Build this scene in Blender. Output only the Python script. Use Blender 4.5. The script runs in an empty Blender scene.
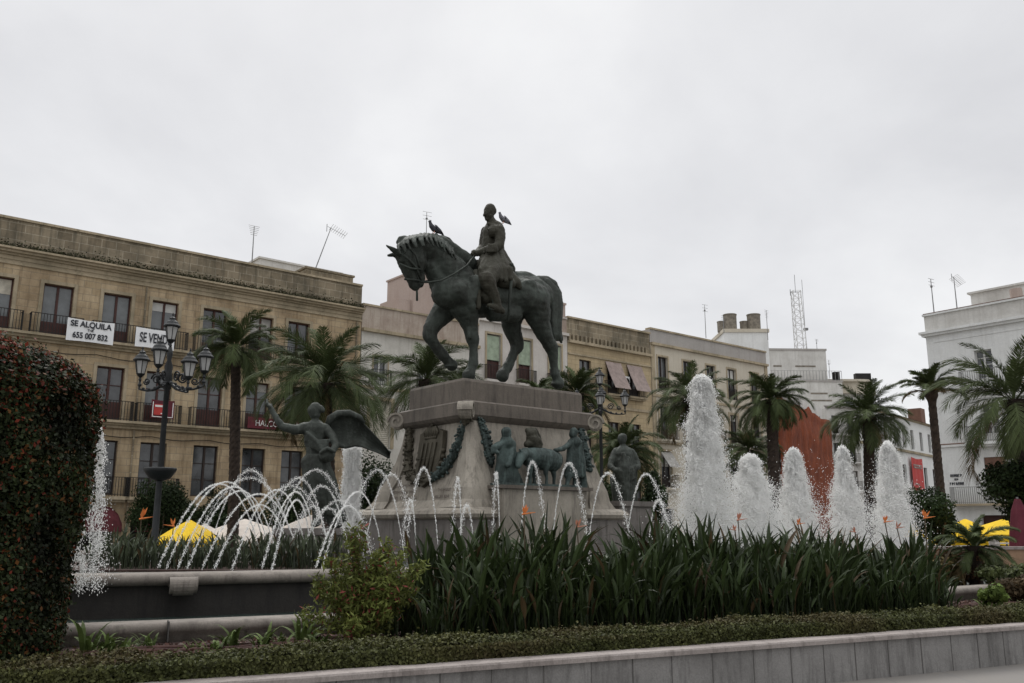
import bpy, math, random
import numpy as np
from mathutils import Vector, Matrix
from mathutils.noise import noise as mnoise
R = math.radians
PI = math.pi
scene = bpy.context.scene
col = scene.collection
rnd = random.Random(7)

# ------------------------------------------------------------------ camera model
PITCH = math.atan(184/875.0); CP, SP = math.cos(PITCH), math.sin(PITCH)
EYE = 1.6
def at(px, py, Y):
    x = (px-512)/875.0; y = (341.5-py)/875.0
    dy = CP - y*SP
    return Vector((x/dy*Y, Y, EYE+(SP+y*CP)/dy*Y))
U = Vector((.7727, .6348, 0)); V = Vector((-.6348, .7727, 0))      # the square's two directions
M0 = Vector((-.44, 20.26, 0))                                       # centre of the monument
def on_plane(px, py, w=0.0, P=M0, d=U):
    """point on the vertical plane through P along d, w metres nearer along -V"""
    P = P - V*w
    x = (px-512)/875.0; y = (341.5-py)/875.0
    dy = CP - y*SP; k = x/dy
    t = (k*P.y-P.x)/(d.x-k*d.y)
    Y = P.y+t*d.y
    return Vector((P.x+t*d.x, Y, EYE+(SP+y*CP)/dy*Y))

# ------------------------------------------------------------------ tagging helpers
def tag(o, label=None, cat=None, group=None, kind=None):
    if label: o['label'] = label
    if cat: o['category'] = cat
    if group: o['group'] = group
    if kind: o['kind'] = kind
    return o
def empty(name, loc, label=None, cat=None, group=None, rz=0.0):
    o = bpy.data.objects.new(name, None); col.objects.link(o)
    o.location = loc; o.rotation_euler = (0, 0, rz)
    o.empty_display_size = .3
    return tag(o, label, cat, group)
def link(name, me, mat=None, parent=None, world=False):
    """world=True: mesh was written in world coordinates and is moved into the parent's frame"""
    o = bpy.data.objects.new(name, me); col.objects.link(o)
    if mat is not None:
        for m in (mat if isinstance(mat, (list, tuple)) else [mat]): me.materials.append(m)
    if parent is not None:
        o.parent = parent
        if world:
            p = parent; chain = Matrix.Identity(4)
            while p is not None:
                chain = (Matrix.Translation(p.location) @ p.rotation_euler.to_matrix().to_4x4()) @ chain
                p = p.parent
            me.transform(chain.inverted())
    return o
def smooth(me, on=True):
    me.polygons.foreach_set('use_smooth', [on]*len(me.polygons)); me.update()
def rebase(o, loc):
    o.data.transform(Matrix.Translation(-Vector(loc))); o.location = loc

# ------------------------------------------------------------------ mesh builder
class MB:
    def __init__(s): s.v = []; s.f = []; s.m = []; s.mi = 0
    def add(s, vs, fs):
        b = len(s.v); s.v += [tuple(v) for v in vs]
        for f in fs: s.f.append([b+i for i in f]); s.m.append(s.mi)
        return s
    def box(s, x0, x1, y0, y1, z0, z1):
        return s.add([(x0,y0,z0),(x1,y0,z0),(x1,y1,z0),(x0,y1,z0),(x0,y0,z1),(x1,y0,z1),(x1,y1,z1),(x0,y1,z1)],
            [(0,3,2,1),(4,5,6,7),(0,1,5,4),(1,2,6,5),(2,3,7,6),(3,0,4,7)])
    def obox(s, c, ax, ay, az):
        c = Vector(c); ax, ay, az = Vector(ax), Vector(ay), Vector(az)
        vs = [c+ax*i+ay*j+az*k for k in (-1,1) for j, i in ((-1,-1),(-1,1),(1,1),(1,-1))]
        return s.add(vs, [(0,3,2,1),(4,5,6,7),(0,1,5,4),(1,2,6,5),(2,3,7,6),(3,0,4,7)])
    def rings(s, rings, close=True, cap=True):
        n = len(rings[0]); b = len(s.v)
        for r in rings: s.v += [tuple(p) for p in r]
        for i in range(len(rings)-1):
            for j in range(n if close else n-1):
                k = (j+1) % n
                s.f.append([b+i*n+j, b+i*n+k, b+(i+1)*n+k, b+(i+1)*n+j]); s.m.append(s.mi)
        if cap and close:
            s.f.append([b+j for j in range(n)][::-1]); s.m.append(s.mi)
            s.f.append([b+(len(rings)-1)*n+j for j in range(n)]); s.m.append(s.mi)
        return s
    def lathe(s, prof, c=(0,0,0), n=16, sx=1, sy=1):
        rs = [[(c[0]+r*sx*math.cos(2*PI*j/n), c[1]+r*sy*math.sin(2*PI*j/n), c[2]+z) for j in range(n)] for r, z in prof]
        return s.rings(rs)
    def tube(s, pts, r, n=6, cap=True):
        pts = [Vector(p) for p in pts]
        rr = r if isinstance(r, (list, tuple)) else [r]*len(pts)
        rs = []; prev = None
        for i, p in enumerate(pts):
            t = (pts[min(i+1, len(pts)-1)]-pts[max(i-1, 0)])
            if t.length < 1e-9: t = Vector((0,0,1))
            t.normalize()
            if prev is None:
                a = Vector((0,0,1)) if abs(t.z) < .9 else Vector((1,0,0))
                nx = t.cross(a).normalized()
            else:
                nx = (prev - t*prev.dot(t)); nx = nx.normalized() if nx.length > 1e-6 else prev
            prev = nx; ny = t.cross(nx)
            rs.append([p+(nx*math.cos(2*PI*j/n)+ny*math.sin(2*PI*j/n))*rr[i] for j in range(n)])
        return s.rings(rs, cap=cap)
    def prism(s, poly, a, b, f):
        """poly of 2-D points; f(p, t) -> 3-D; extruded a..b"""
        n = len(poly)
        return s.rings([[f(p, a) for p in poly], [f(p, b) for p in poly]])
    def ball(s, c, r, sx=1, sy=1, sz=1, n=10, m=6):
        rs = []
        for i in range(1, m):
            a = PI*i/m
            rs.append([(c[0]+r*sx*math.sin(a)*math.cos(2*PI*j/n), c[1]+r*sy*math.sin(a)*math.sin(2*PI*j/n), c[2]-r*sz*math.cos(a)) for j in range(n)])
        return s.rings(rs)
    def mesh(s, name):
        me = bpy.data.meshes.new(name); me.from_pydata(s.v, [], s.f)
        me.polygons.foreach_set('material_index', s.m); me.update(); return me
    def build(s, name, mat, parent=None, world=False, sm=False):
        me = s.mesh(name)
        if sm: smooth(me)
        return link(name, me, mat, parent, world)

def np_mesh(name, verts, k, cols=None, faces=None):
    """verts (n,3), faces of k vertices each in order unless given"""
    n = len(verts); me = bpy.data.meshes.new(name)
    if faces is None: faces = np.arange(n).reshape(-1, k)
    nf = len(faces)
    me.vertices.add(n); me.vertices.foreach_set('co', verts.astype(np.float32).ravel())
    me.loops.add(nf*k); me.loops.foreach_set('vertex_index', faces.astype(np.int32).ravel())
    me.polygons.add(nf); me.polygons.foreach_set('loop_start', np.arange(0, nf*k, k, dtype=np.int32))
    if cols is not None:
        at_ = me.color_attributes.new('tint', 'FLOAT_COLOR', 'POINT')
        c4 = np.ones((n, 4), np.float32); c4[:, :3] = cols; at_.data.foreach_set('color', c4.ravel())
    me.update(calc_edges=True); me.validate(); return me

# ------------------------------------------------------------------ materials
def nd(nt, t, **kw):
    n = nt.nodes.new(t)
    for k, v in kw.items():
        if k.startswith('i_'):
            key = k[2:]; key = int(key) if key.isdigit() else key.replace('_', ' ')
            n.inputs[key].default_value = v
        else: setattr(n, k, v)
    return n
def ramp(nt, fac, stops):
    r = nt.nodes.new('ShaderNodeValToRGB'); e = r.color_ramp.elements
    while len(e) < len(stops): e.new(.5)
    for x, (p, c) in zip(e, stops): x.position = p; x.color = (*c, 1) if len(c) == 3 else c
    nt.links.new(fac, r.inputs[0]); return r.outputs[0]
def mixc(nt, fac, a, b, mode='MIX'):
    m = nt.nodes.new('ShaderNodeMix'); m.data_type = 'RGBA'; m.blend_type = mode
    for s, v in ((m.inputs[0], fac), (m.inputs[6], a), (m.inputs[7], b)):
        if hasattr(v, 'is_output') or isinstance(v, bpy.types.NodeSocket): nt.links.new(v, s)
        else: s.default_value = v if isinstance(v, (int, float)) else ((*v, 1) if len(v) == 3 else v)
    return m.outputs[2]
def base_mat(name):
    m = bpy.data.materials.new(name); m.use_nodes = True; nt = m.node_tree
    return m, nt, nt.nodes['Principled BSDF']
def coords(nt, scale=(1,1,1), wall=False):
    tc = nd(nt, 'ShaderNodeTexCoord')
    if wall:
        sp = nd(nt, 'ShaderNodeSeparateXYZ'); nt.links.new(tc.outputs['Object'], sp.inputs[0])
        ad = nd(nt, 'ShaderNodeMath', operation='ADD'); nt.links.new(sp.outputs[0], ad.inputs[0]); nt.links.new(sp.outputs[1], ad.inputs[1])
        cb = nd(nt, 'ShaderNodeCombineXYZ'); nt.links.new(ad.outputs[0], cb.inputs[0]); nt.links.new(sp.outputs[2], cb.inputs[1])
        return cb.outputs[0]
    mp = nd(nt, 'ShaderNodeMapping'); mp.inputs['Scale'].default_value = scale
    nt.links.new(tc.outputs['Object'], mp.inputs[0]); return mp.outputs[0]
def noisefac(nt, vec, scale, detail=5, rough=.6):
    n = nd(nt, 'ShaderNodeTexNoise'); n.inputs['Scale'].default_value = scale
    n.inputs['Detail'].default_value = detail; n.inputs['Roughness'].default_value = rough
    nt.links.new(vec, n.inputs[0]); return n.outputs[0]
def bump(nt, bs, h, strength=.3, dist=.02):
    b = nd(nt, 'ShaderNodeBump'); b.inputs['Strength'].default_value = strength; b.inputs['Distance'].default_value = dist
    nt.links.new(h, b.inputs['Height']); nt.links.new(b.outputs[0], bs.inputs['Normal'])

def plain(name, c, rough=.7, metal=0, var=.25, scale=3, bumps=0, spec=.3):
    m, nt, bs = base_mat(name)
    v = coords(nt); f = noisefac(nt, v, scale)
    lo = tuple(x*(1-var) for x in c); hi = tuple(min(1, x*(1+var)) for x in c)
    nt.links.new(ramp(nt, f, [(.3, lo), (.7, hi)]), bs.inputs['Base Color'])
    bs.inputs['Roughness'].default_value = rough; bs.inputs['Metallic'].default_value = metal
    bs.inputs['Specular IOR Level'].default_value = spec
    if bumps: bump(nt, bs, noisefac(nt, v, scale*6), bumps)
    return m

def stained(name, c, dirt, amount=.5, scale=1.0, streak=True, brick=None, mortar=None, rough=.85, bs_strength=.3, bw=.8, bh=.35):
    """wall finish: blotches of weathering and run-down streaks, optional stone coursing"""
    m, nt, bs = base_mat(name)
    v = coords(nt); w = coords(nt, wall=True)
    f1 = noisefac(nt, v, .45*scale, 8, .65)
    mp = nd(nt, 'ShaderNodeMapping'); mp.inputs['Scale'].default_value = (3.5*scale, .28*scale, 1); nt.links.new(w, mp.inputs[0])
    f2 = noisefac(nt, mp.outputs[0], 1.2, 6, .65)
    f3 = noisefac(nt, v, 9*scale, 4, .7)
    colr = c
    if brick:
        b = nd(nt, 'ShaderNodeTexBrick'); nt.links.new(w, b.inputs[0])
        b.inputs['Color1'].default_value = (*c, 1); b.inputs['Color2'].default_value = (*brick, 1)
        b.inputs['Mortar'].default_value = (*(mortar or tuple(x*.6 for x in c)), 1)
        b.inputs['Scale'].default_value = 1; b.inputs['Mortar Size'].default_value = .018
        b.inputs['Brick Width'].default_value = bw; b.inputs['Row Height'].default_value = bh
        b.inputs['Mortar Smooth'].default_value = .3; b.inputs['Bias'].default_value = -.1
        colr = b.outputs[0]
    a = mixc(nt, ramp(nt, f1, [(.42, (0,0,0)), (.75, (amount,)*3)]), colr, dirt)
    if streak:
        a = mixc(nt, ramp(nt, f2, [(.5, (0,0,0)), (.78, (amount*.9,)*3)]), a, dirt)
    a = mixc(nt, .5, a, ramp(nt, f3, [(.3, (.75,)*3), (.7, (1,)*3)]), 'MULTIPLY')
    nt.links.new(a, bs.inputs['Base Color']); bs.inputs['Roughness'].default_value = rough
    bs.inputs['Specular IOR Level'].default_value = .25
    bump(nt, bs, f3, bs_strength, .03)
    return m

def leafmat(name, rough=.5, trans=.25, spec=.3):
    m, nt, bs = base_mat(name)
    a = nd(nt, 'ShaderNodeAttribute', attribute_name='tint')
    nt.links.new(a.outputs['Color'], bs.inputs['Base Color'])
    bs.inputs['Roughness'].default_value = rough; bs.inputs['Specular IOR Level'].default_value = spec
    t = nd(nt, 'ShaderNodeBsdfTranslucent'); nt.links.new(a.outputs['Color'], t.inputs[0])
    mx = nd(nt, 'ShaderNodeMixShader'); mx.inputs[0].default_value = trans
    nt.links.new(bs.outputs[0], mx.inputs[1]); nt.links.new(t.outputs[0], mx.inputs[2])
    nt.links.new(mx.outputs[0], nt.nodes['Material Output'].inputs[0])
    return m

def watermat(name, alpha=1.0, tr=.5):
    m, nt, bs = base_mat(name)
    bs.inputs['Base Color'].default_value = (.98, .98, .97, 1); bs.inputs['Roughness'].default_value = .15
    bs.inputs['Specular IOR Level'].default_value = .6
    t = nd(nt, 'ShaderNodeBsdfTranslucent'); t.inputs[0].default_value = (.98, .98, .97, 1)
    mx = nd(nt, 'ShaderNodeMixShader'); mx.inputs[0].default_value = tr
    nt.links.new(bs.outputs[0], mx.inputs[1]); nt.links.new(t.outputs[0], mx.inputs[2])
    nt.links.new(mx.outputs[0], nt.nodes['Material Output'].inputs[0])
    return m

def bronze(name, c1, c2, streak=.6):
    m, nt, bs = base_mat(name)
    v = coords(nt); f = noisefac(nt, v, 2.2, 8, .7)
    mp = coords(nt, (9, 9, 1.1)); f2 = noisefac(nt, mp, 1.3, 6, .7)
    a = mixc(nt, ramp(nt, f, [(.4, (0,0,0)), (.68, (1,1,1))]), c1, c2)
    a = mixc(nt, ramp(nt, f2, [(.52, (0,0,0)), (.7, (streak,)*3)]), a, tuple(x*1.25+.01 for x in c2))
    nt.links.new(a, bs.inputs['Base Color']); bs.inputs['Metallic'].default_value = .35
    bs.inputs['Roughness'].default_value = .66; bs.inputs['Specular IOR Level'].default_value = .3
    bump(nt, bs, noisefac(nt, v, 14, 6, .7), .5, .03)
    return m

MT = {}
MT['ochre'] = stained('ochre_stone', (.49,.385,.25), (.16,.11,.065), .95, brick=(.39,.30,.185), mortar=(.31,.26,.185))
MT['ochre_dark'] = stained('mossy_stone', (.30,.25,.175), (.055,.052,.038), 1.0, brick=(.23,.185,.125), mortar=(.42,.37,.28), bw=.7, bh=.42)
MT['ochre_trim'] = stained('ochre_trim', (.42,.35,.245), (.10,.09,.055), .8, brick=None)
MT['ochre2'] = stained('ochre_stone_pale', (.50,.40,.25), (.20,.15,.095), .55, brick=(.41,.33,.215), mortar=(.34,.27,.16))
MT['white_old'] = stained('old_white_render', (.60,.58,.53), (.30,.28,.24), .55)
MT['greywhite'] = stained('grey_white_render', (.58,.55,.51), (.30,.26,.23), .6)
MT['band_old'] = stained('weathered_band', (.44,.38,.32), (.20,.13,.10), .8)
MT['cream'] = stained('cream_render', (.55,.505,.42), (.34,.29,.21), .45)
MT['cream_grey'] = stained('grey_parapet_render', (.38,.36,.34), (.24,.22,.20), .5)
MT['white'] = stained('white_render', (.74,.75,.74), (.42,.42,.40), .4)
MT['white_dirty'] = stained('dirty_white_render', (.62,.61,.58), (.30,.28,.25), .6)
MT['pinkish'] = stained('pink_render', (.42,.345,.305), (.30,.22,.19), .5)
MT['joinery'] = plain('dark_red_joinery', (.055,.022,.018), .55)
MT['joinery_dk'] = plain('dark_brown_joinery', (.03,.02,.016), .55)
MT['joinery_wh'] = plain('white_joinery', (.5,.5,.48), .5, var=.1)
MT['shutter_gn'] = plain('pale_green_shutter', (.30,.36,.27), .7)
MT['shutter_bg'] = plain('beige_shutter', (.46,.43,.36), .7)
MT['blind_br'] = plain('brown_blind', (.16,.09,.065), .8)
MT['rail'] = plain('black_iron', (.022,.021,.02), .6, .3)
MT['rail_gr'] = plain('grey_iron', (.22,.22,.215), .6, .1)
MT['awning_pk'] = plain('faded_pink_canvas', (.28,.225,.205), .9)
MT['awning_gr'] = plain('grey_canvas', (.33,.32,.30), .9)
MT['awning_mr'] = plain('maroon_canvas', (.09,.02,.025), .9)
MT['tile'] = plain('brown_roof_tile', (.16,.10,.07), .9, scale=9)
MT['metal'] = plain('grey_metal', (.20,.20,.20), .5, .5)
MT['tank'] = plain('fibre_cement', (.19,.17,.14), .9, scale=4, var=.4)
MT['dirty_white_metal'] = plain('white_metal', (.55,.55,.54), .5)
def glassmat():
    m, nt, bs = base_mat('window_glass')
    v = coords(nt); f = noisefac(nt, v, .9, 3)
    nt.links.new(ramp(nt, f, [(.35, (.015,.017,.02)), (.65, (.075,.08,.085))]), bs.inputs['Base Color'])
    bs.inputs['Roughness'].default_value = .08; bs.inputs['Specular IOR Level'].default_value = .8
    return m
MT['glass'] = glassmat()
MT['glass_reflect'] = plain('reflection_tinted_glass', (.10,.11,.115), .25, spec=.8, var=.3, scale=1.5)  # window reflection put into the pane colour as a paler blue-grey
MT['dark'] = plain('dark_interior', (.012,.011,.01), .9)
def stonemat(name, c, dirt, joint=None):
    m, nt, bs = base_mat(name)
    v = coords(nt); mp = coords(nt, (5, 5, .7))
    f1 = noisefac(nt, v, .9, 8, .7); f2 = noisefac(nt, mp, 1.6, 7, .7); f3 = noisefac(nt, v, 60, 3, .7)
    a = mixc(nt, ramp(nt, f1, [(.38, (0,0,0)), (.72, (.75,)*3)]), c, dirt)
    a = mixc(nt, ramp(nt, f2, [(.48, (0,0,0)), (.72, (.85,)*3)]), a, tuple(x*.7 for x in dirt))
    a = mixc(nt, .7, a, ramp(nt, f3, [(.3, (.62,)*3), (.7, (1,)*3)]), 'MULTIPLY')
    nt.links.new(a, bs.inputs['Base Color']); bs.inputs['Roughness'].default_value = .8
    bump(nt, bs, noisefac(nt, v, 18, 6, .7), .35, .02)
    return m
MT['granite'] = stonemat('monument_granite', (.37,.335,.28), (.125,.108,.086))
MT['granite_dk'] = stonemat('dark_cornice_granite', (.165,.14,.115), (.065,.055,.045))
MT['granite_base'] = stonemat('grey_base_granite', (.22,.20,.185), (.10,.09,.08))
MT['rim'] = stonemat('basin_rim_stone', (.25,.22,.19), (.10,.085,.07))
MT['wetstone'] = stonemat('wet_basin_stone', (.035,.031,.027), (.014,.013,.012))
MT['wall'] = stonemat('planter_wall_stone', (.255,.247,.238), (.10,.094,.09))
MT['coping'] = stonemat('planter_coping_stone', (.34,.30,.28), (.19,.16,.145))
MT['joint'] = plain('mortar_joint', (.10,.095,.09), .9)
MT['bronze'] = bronze('horse_bronze', (.030,.033,.028), (.062,.075,.064), .45)
MT['bronze_br'] = bronze('brown_bronze', (.033,.030,.021), (.058,.058,.044), .4)
MT['bronze_gn'] = bronze('verdigris_bronze', (.034,.045,.042), (.088,.122,.115), .8)
MT['bronze_ol'] = bronze('olive_bronze', (.045,.04,.028), (.085,.075,.055), .6)
MT['bronze_an'] = bronze('angel_bronze', (.028,.032,.027), (.068,.078,.068), .7)
MT['leaf'] = leafmat('leaf', .6, .2, .12); MT['frond'] = leafmat('frond', .6, .15, .12); MT['hedge'] = leafmat('hedge_leaf', .6, .15, .15)
MT['blade'] = leafmat('blade', .42, .10, .25)
MT['bark'] = plain('palm_bark', (.038,.028,.022), .95, var=.5, scale=6, bumps=.8)
MT['stem'] = plain('stem', (.09,.07,.045), .9)
MT['core'] = plain('hedge_core', (.006,.007,.004), 1, spec=0)  # near-black solid filling set behind the outer leaves
MT['iron'] = plain('lamp_iron', (.028,.030,.031), .5, .4)
MT['lampglass'] = plain('lamp_glass', (.40,.40,.39), .3, var=.15, spec=.5)
MT['foam'] = watermat('foam_water', tr=.5)
MT['yellow'] = plain('yellow_canvas', (.75,.50,.02), .85, var=.1)
MT['offwhite'] = plain('offwhite_canvas', (.62,.56,.50), .85, var=.1)
MT['maroon'] = plain('maroon_canvas_folded', (.10,.02,.03), .9)
MT['banner'] = plain('white_banner', (.74,.75,.76), .6, var=.04)
MT['ink'] = plain('black_lettering', (.03,.032,.04), .7, var=.05)
MT['ink_wh'] = plain('white_lettering', (.7,.68,.66), .7, var=.05)
MT['red'] = plain('red_banner', (.42,.045,.04), .7, var=.12)
MT['maroonsign'] = plain('maroon_sign', (.10,.014,.022), .6)
MT['orange'] = plain('orange_flower', (.62,.19,.05), .6, var=.15)
MT['pinkfl'] = plain('salmon_flower', (.45,.19,.12), .6, var=.2)
MT['pigeon'] = plain('pigeon_feathers', (.05,.052,.06), .7)
MT['pigeon_gr'] = plain('grey_pigeon_feathers', (.17,.17,.19), .7, var=.5, scale=14)
MT['terrace'] = plain('terrace_stone', (.26,.17,.11), .9)

# ------------------------------------------------------------------ text
def text_mesh(body, size, depth=.004, bold=0.0, align='CENTER'):
    cu = bpy.data.curves.new('writing', 'FONT'); cu.body = body; cu.size = size
    cu.extrude = depth; cu.offset = bold; cu.align_x = align; cu.align_y = 'CENTER'
    o = bpy.data.objects.new('writing', cu); col.objects.link(o)
    dg = bpy.context.evaluated_depsgraph_get(); dg.update()
    me = bpy.data.meshes.new_from_object(o.evaluated_get(dg))
    bpy.data.objects.remove(o); return me
def put_text(body, size, x, z, y, mat, parent, sx=1.0, bold=0.0, rot=0.0):
    me = text_mesh(body, size, bold=bold)
    me.transform(Matrix.Diagonal((sx, 1, 1, 1))); me.transform(Matrix.Rotation(PI/2, 4, 'X'))
    me.transform(Matrix.Rotation(rot, 4, 'Y'))
    me.transform(Matrix.Translation((x, y, z)))
    me.materials.clear()
    return link('lettering', me, mat, parent)

# ================================================================== BUILDINGS
ANG_U = math.atan2(U.y, U.x)
def wall_mb(x0, x1, z0, z1, depth, ops, reveal=.3):
    """block with real openings in its front face (local y = 0)"""
    b = MB()
    xs = sorted({x0, x1, *[o[0] for o in ops], *[o[1] for o in ops]})
    zs = sorted({z0, z1, *[o[2] for o in ops], *[o[3] for o in ops]})
    for i in range(len(xs)-1):
        for j in range(len(zs)-1):
            cx, cz = (xs[i]+xs[i+1])/2, (zs[j]+zs[j+1])/2
            if any(o[0] < cx < o[1] and o[2] < cz < o[3] for o in ops): continue
            b.add([(xs[i],0,zs[j]),(xs[i+1],0,zs[j]),(xs[i+1],0,zs[j+1]),(xs[i],0,zs[j+1])], [(0,1,2,3)])
    for a, c, e, g in ops:
        b.add([(a,0,e),(c,0,e),(c,0,g),(a,0,g),(a,reveal,e),(c,reveal,e),(c,reveal,g),(a,reveal,g)],
              [(0,4,5,1),(1,5,6,2),(2,6,7,3),(3,7,4,0)])
    b.add([(x0,0,z0),(x1,0,z0),(x1,0,z1),(x0,0,z1),(x0,depth,z0),(x1,depth,z0),(x1,depth,z1),(x0,depth,z1)],
          [(1,5,6,2),(4,0,3,7),(3,2,6,7),(5,4,7,6)])
    return b
def window(root, x, w, z0, z1, join, glass='glass', y=.24, panel=.3, leaves=2, bars=0, label=None, shutter=None):
    a, c = x-w/2, x+w/2; f = .07
    b = MB()
    b.box(a, a+f, y-.05, y+.04, z0, z1); b.box(c-f, c, y-.05, y+.04, z0, z1)
    b.box(a+f, c-f, y-.05, y+.04, z1-f, z1)
    if leaves == 2: b.box(x-.055, x+.055, y-.055, y+.04, z0, z1-f)
    zp = z0+(z1-z0)*panel
    if panel > 0:
        b.box(a+f, x-.055, y-.03, y+.03, z0, zp); b.box(x+.055, c-f, y-.03, y+.03, z0, zp)
    else:
        b.box(a+f, x-.055, y-.05, y+.03, z0, z0+f); b.box(x+.055, c-f, y-.05, y+.03, z0, z0+f)
    for i in range(bars):
        zz = zp+(z1-f-zp)*(i+1)/(bars+1)
        b.box(a+f, x-.055, y-.04, y+.02, zz-.02, zz+.02); b.box(x+.055, c-f, y-.04, y+.02, zz-.02, zz+.02)
    o = b.build('window', join, root)
    if label: o['label'] = label
    g = MB(); g.add([(a+.02,y+.012,z0+.02),(c-.02,y+.012,z0+.02),(c-.02,y+.012,z1-.02),(a+.02,y+.012,z1-.02)], [(0,1,2,3)])
    g.build('pane', MT[glass], o)
    q_ = rnd.random()
    if q_ < .2 and not shutter and panel > 0:
        zb_ = z1-f-(z1-f-zp)*rnd.choice([.25,.4,.6]); MB().box(a+f, c-f, y-.008, y+.008, zb_, z1-f).build('blind', MT[rnd.choice(['shutter_bg','joinery_wh','awning_gr'])], o)
    if shutter:
        s = MB(); n = int((z1-z0)/.12)
        for i in range(n):
            zz = z0+(i+.5)*(z1-z0)/n
            s.obox((x, y-.09, zz), (w/2-.03,0,0), (0,.02,-.02), (0,.008,.045))
        s.build('shutter', MT[shutter], o)
    return o
def railing_mb(a, c, y0, z0, h=1.0, sp=.13, r=.012, back=0.0):
    b = MB(); n = max(2, int((c-a)/sp))
    b.box(a, c, y0-.02, y0+.02, z0+h-.03, z0+h); b.box(a, c, y0-.015, y0+.015, z0+.06, z0+.09)
    for i in range(n+1):
        x = a+(c-a)*i/n; b.box(x-r, x+r, y0-r, y0+r, z0, z0+h-.03)
    for x in (a, c):
        b.box(x-.02, x+.02, y0, back, z0+h-.03, z0+h)
        for k in range(1, 4):
            yy = y0+(back-y0)*k/4; b.box(x-r, x+r, yy-r, yy+r, z0, z0+h-.03)
    return b
def balcony(root, x, w, z, out=.55, mat='ochre_trim', rail='rail', h=1.0, t=.16, slab=True, plants=False):
    b = MB()
    if slab:
        b.box(x-w/2, x+w/2, -out, -.002, z-t, z); b.box(x-w/2+.15, x+w/2-.15, -out*.7, -.003, z-t-.12, z-t)
        o = b.build('balcony', MT[mat], root)
        railing_mb(x-w/2+.04, x+w/2-.04, -out+.05, z, h).build('railing', MT[rail], o)
    else:
        o = railing_mb(x-w/2+.04, x+w/2-.04, -out+.05, z, h).build('railing', MT[rail], root)
    return o
def moulding(b, x0, x1, z, h, out, steps=3, side=True):
    for i in range(steps):
        za = z+h*i/steps; zb = z+h*(i+1)/steps; o_ = out*(i+1)/steps
        e = o_ if side else 0
        b.box(x0-e, x1+e, -o_, -.003-i*.0005, za, zb)
def surround(b, x, w, z0, z1, t=.16, out=.05, sill=False):
    b.box(x-w/2-t, x-w/2, -out, -.002, z0, z1+t); b.box(x+w/2, x+w/2+t, -out, -.002, z0, z1+t)
    b.box(x-w/2, x+w/2, -out, -.002, z1, z1+t)
    if sill: b.box(x-w/2-t-.05, x+w/2+t+.05, -out-.06, -.002, z0-.12, z0)
def fac_root(name, P, ang, t0, label, cat='building'):
    d = Vector((math.cos(ang), math.sin(ang), 0))
    return empty(name, Vector(P)+d*t0, label, cat, rz=ang)
PA = (-12.2, 50.0, 0)

# ---- A : long ochre stone palace on the left
t0 = -26.0; A = fac_root('stone_building', PA, ANG_U, t0, 'long ochre stone building with mossy cornice and two banners on its balconies')
W = 3.8-t0; cols_t = [-23.4,-20.8,-18.25,-15.75,-13.1,-10.35,-7.95,-5.25,-2.58,-.3]
ops = []
for c in cols_t:
    x = c-t0
    ops += [(x-.68, x+.68, 10.62, 13.2), (x-.66, x+.66, 6.72, 9.42), (x-.66, x+.66, 3.1, 5.75), (x-.8, x+.8, .0, 2.35)]
wall_mb(0, W, 0, 13.9, 12, ops).build('wall', MT['ochre'], A)
b = MB(); b.box(-.0, W, .05, 12, 14.62, 16.1)
b.build('parapet', MT['ochre_dark'], A)
b = MB(); b.box(0, W, -.05, .6, 16.1, 16.22); b.build('coping', MT['ochre_trim'], A)
b = MB(); b.box(0, W, .005, 12, 13.9, 14.1); b.box(0, W, -.08, .4, 13.86, 13.98); b.box(0, W, -.04, .3, 14.1, 14.3)
b.box(0, W, -.16, .3, 14.3, 14.4); b.box(0, W, -.34, .3, 14.4, 14.52); b.box(0, W, -.5, .3, 14.52, 14.62)
b.build('cornice', MT['ochre_trim'], A)
# moss growing along the cornice
rg = np.random.default_rng(3)
n = 14000; p = np.stack([rg.uniform(0, W, n), rg.uniform(-.48, .04, n), 14.62+np.abs(rg.normal(0, .13, n))*(.6+.6*np.sin(rg.uniform(0, W, n)))**2], 1)
def leafcloud(name, P, size, cols, N=None, stretch=1.6, seed=1, jit=.9):
    """rhombus leaves at P; N preferred normals"""
    g = np.random.default_rng(seed); n = len(P)
    nr = g.normal(size=(n, 3))
    if N is not None: nr = N+nr*jit*.55
    nr /= np.linalg.norm(nr, axis=1)[:, None]+1e-9
    a = g.normal(size=(n, 3)); a = np.cross(nr, a); a /= np.linalg.norm(a, axis=1)[:, None]+1e-9
    c = np.cross(nr, a)
    s = (size*g.uniform(.6, 1.3, n))[:, None]
    q = np.stack([P-a*s*stretch*.5, P+c*s*.5, P+a*s*stretch*.5, P-c*s*.5], 1).reshape(-1, 3)
    cc = np.repeat(cols, 4, axis=0)
    return np_mesh(name, q, 4, cc)
mc = np.array([[.05,.05,.025]])*rg.uniform(.5, 1.5, (n, 1))
link('moss', leafcloud('moss', p, .075, mc, seed=4), MT['hedge'], A)
b = MB(); b.box(0, W, -.35, -.002, 6.5, 6.6); b.box(0, W, -.55, -.003, 6.6, 6.72); b.box(0, W, -.2, -.004, 6.36, 6.5)
b.box(0, W, -.35, -.002, 10.38, 10.5); b.box(0, W, -.55, -.003, 10.5, 10.62); b.box(0, W, -.18, -.004, 10.26, 10.38)
b.build('balcony_ledge', MT['ochre_trim'], A)
b = MB()
for c in cols_t:
    x = c-t0
    surround(b, x, 1.36, 10.62, 13.2, .17, .05); surround(b, x, 1.32, 6.72, 9.42, .16, .045)
b.build('window_surrounds', MT['ochre_trim'], A)
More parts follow.
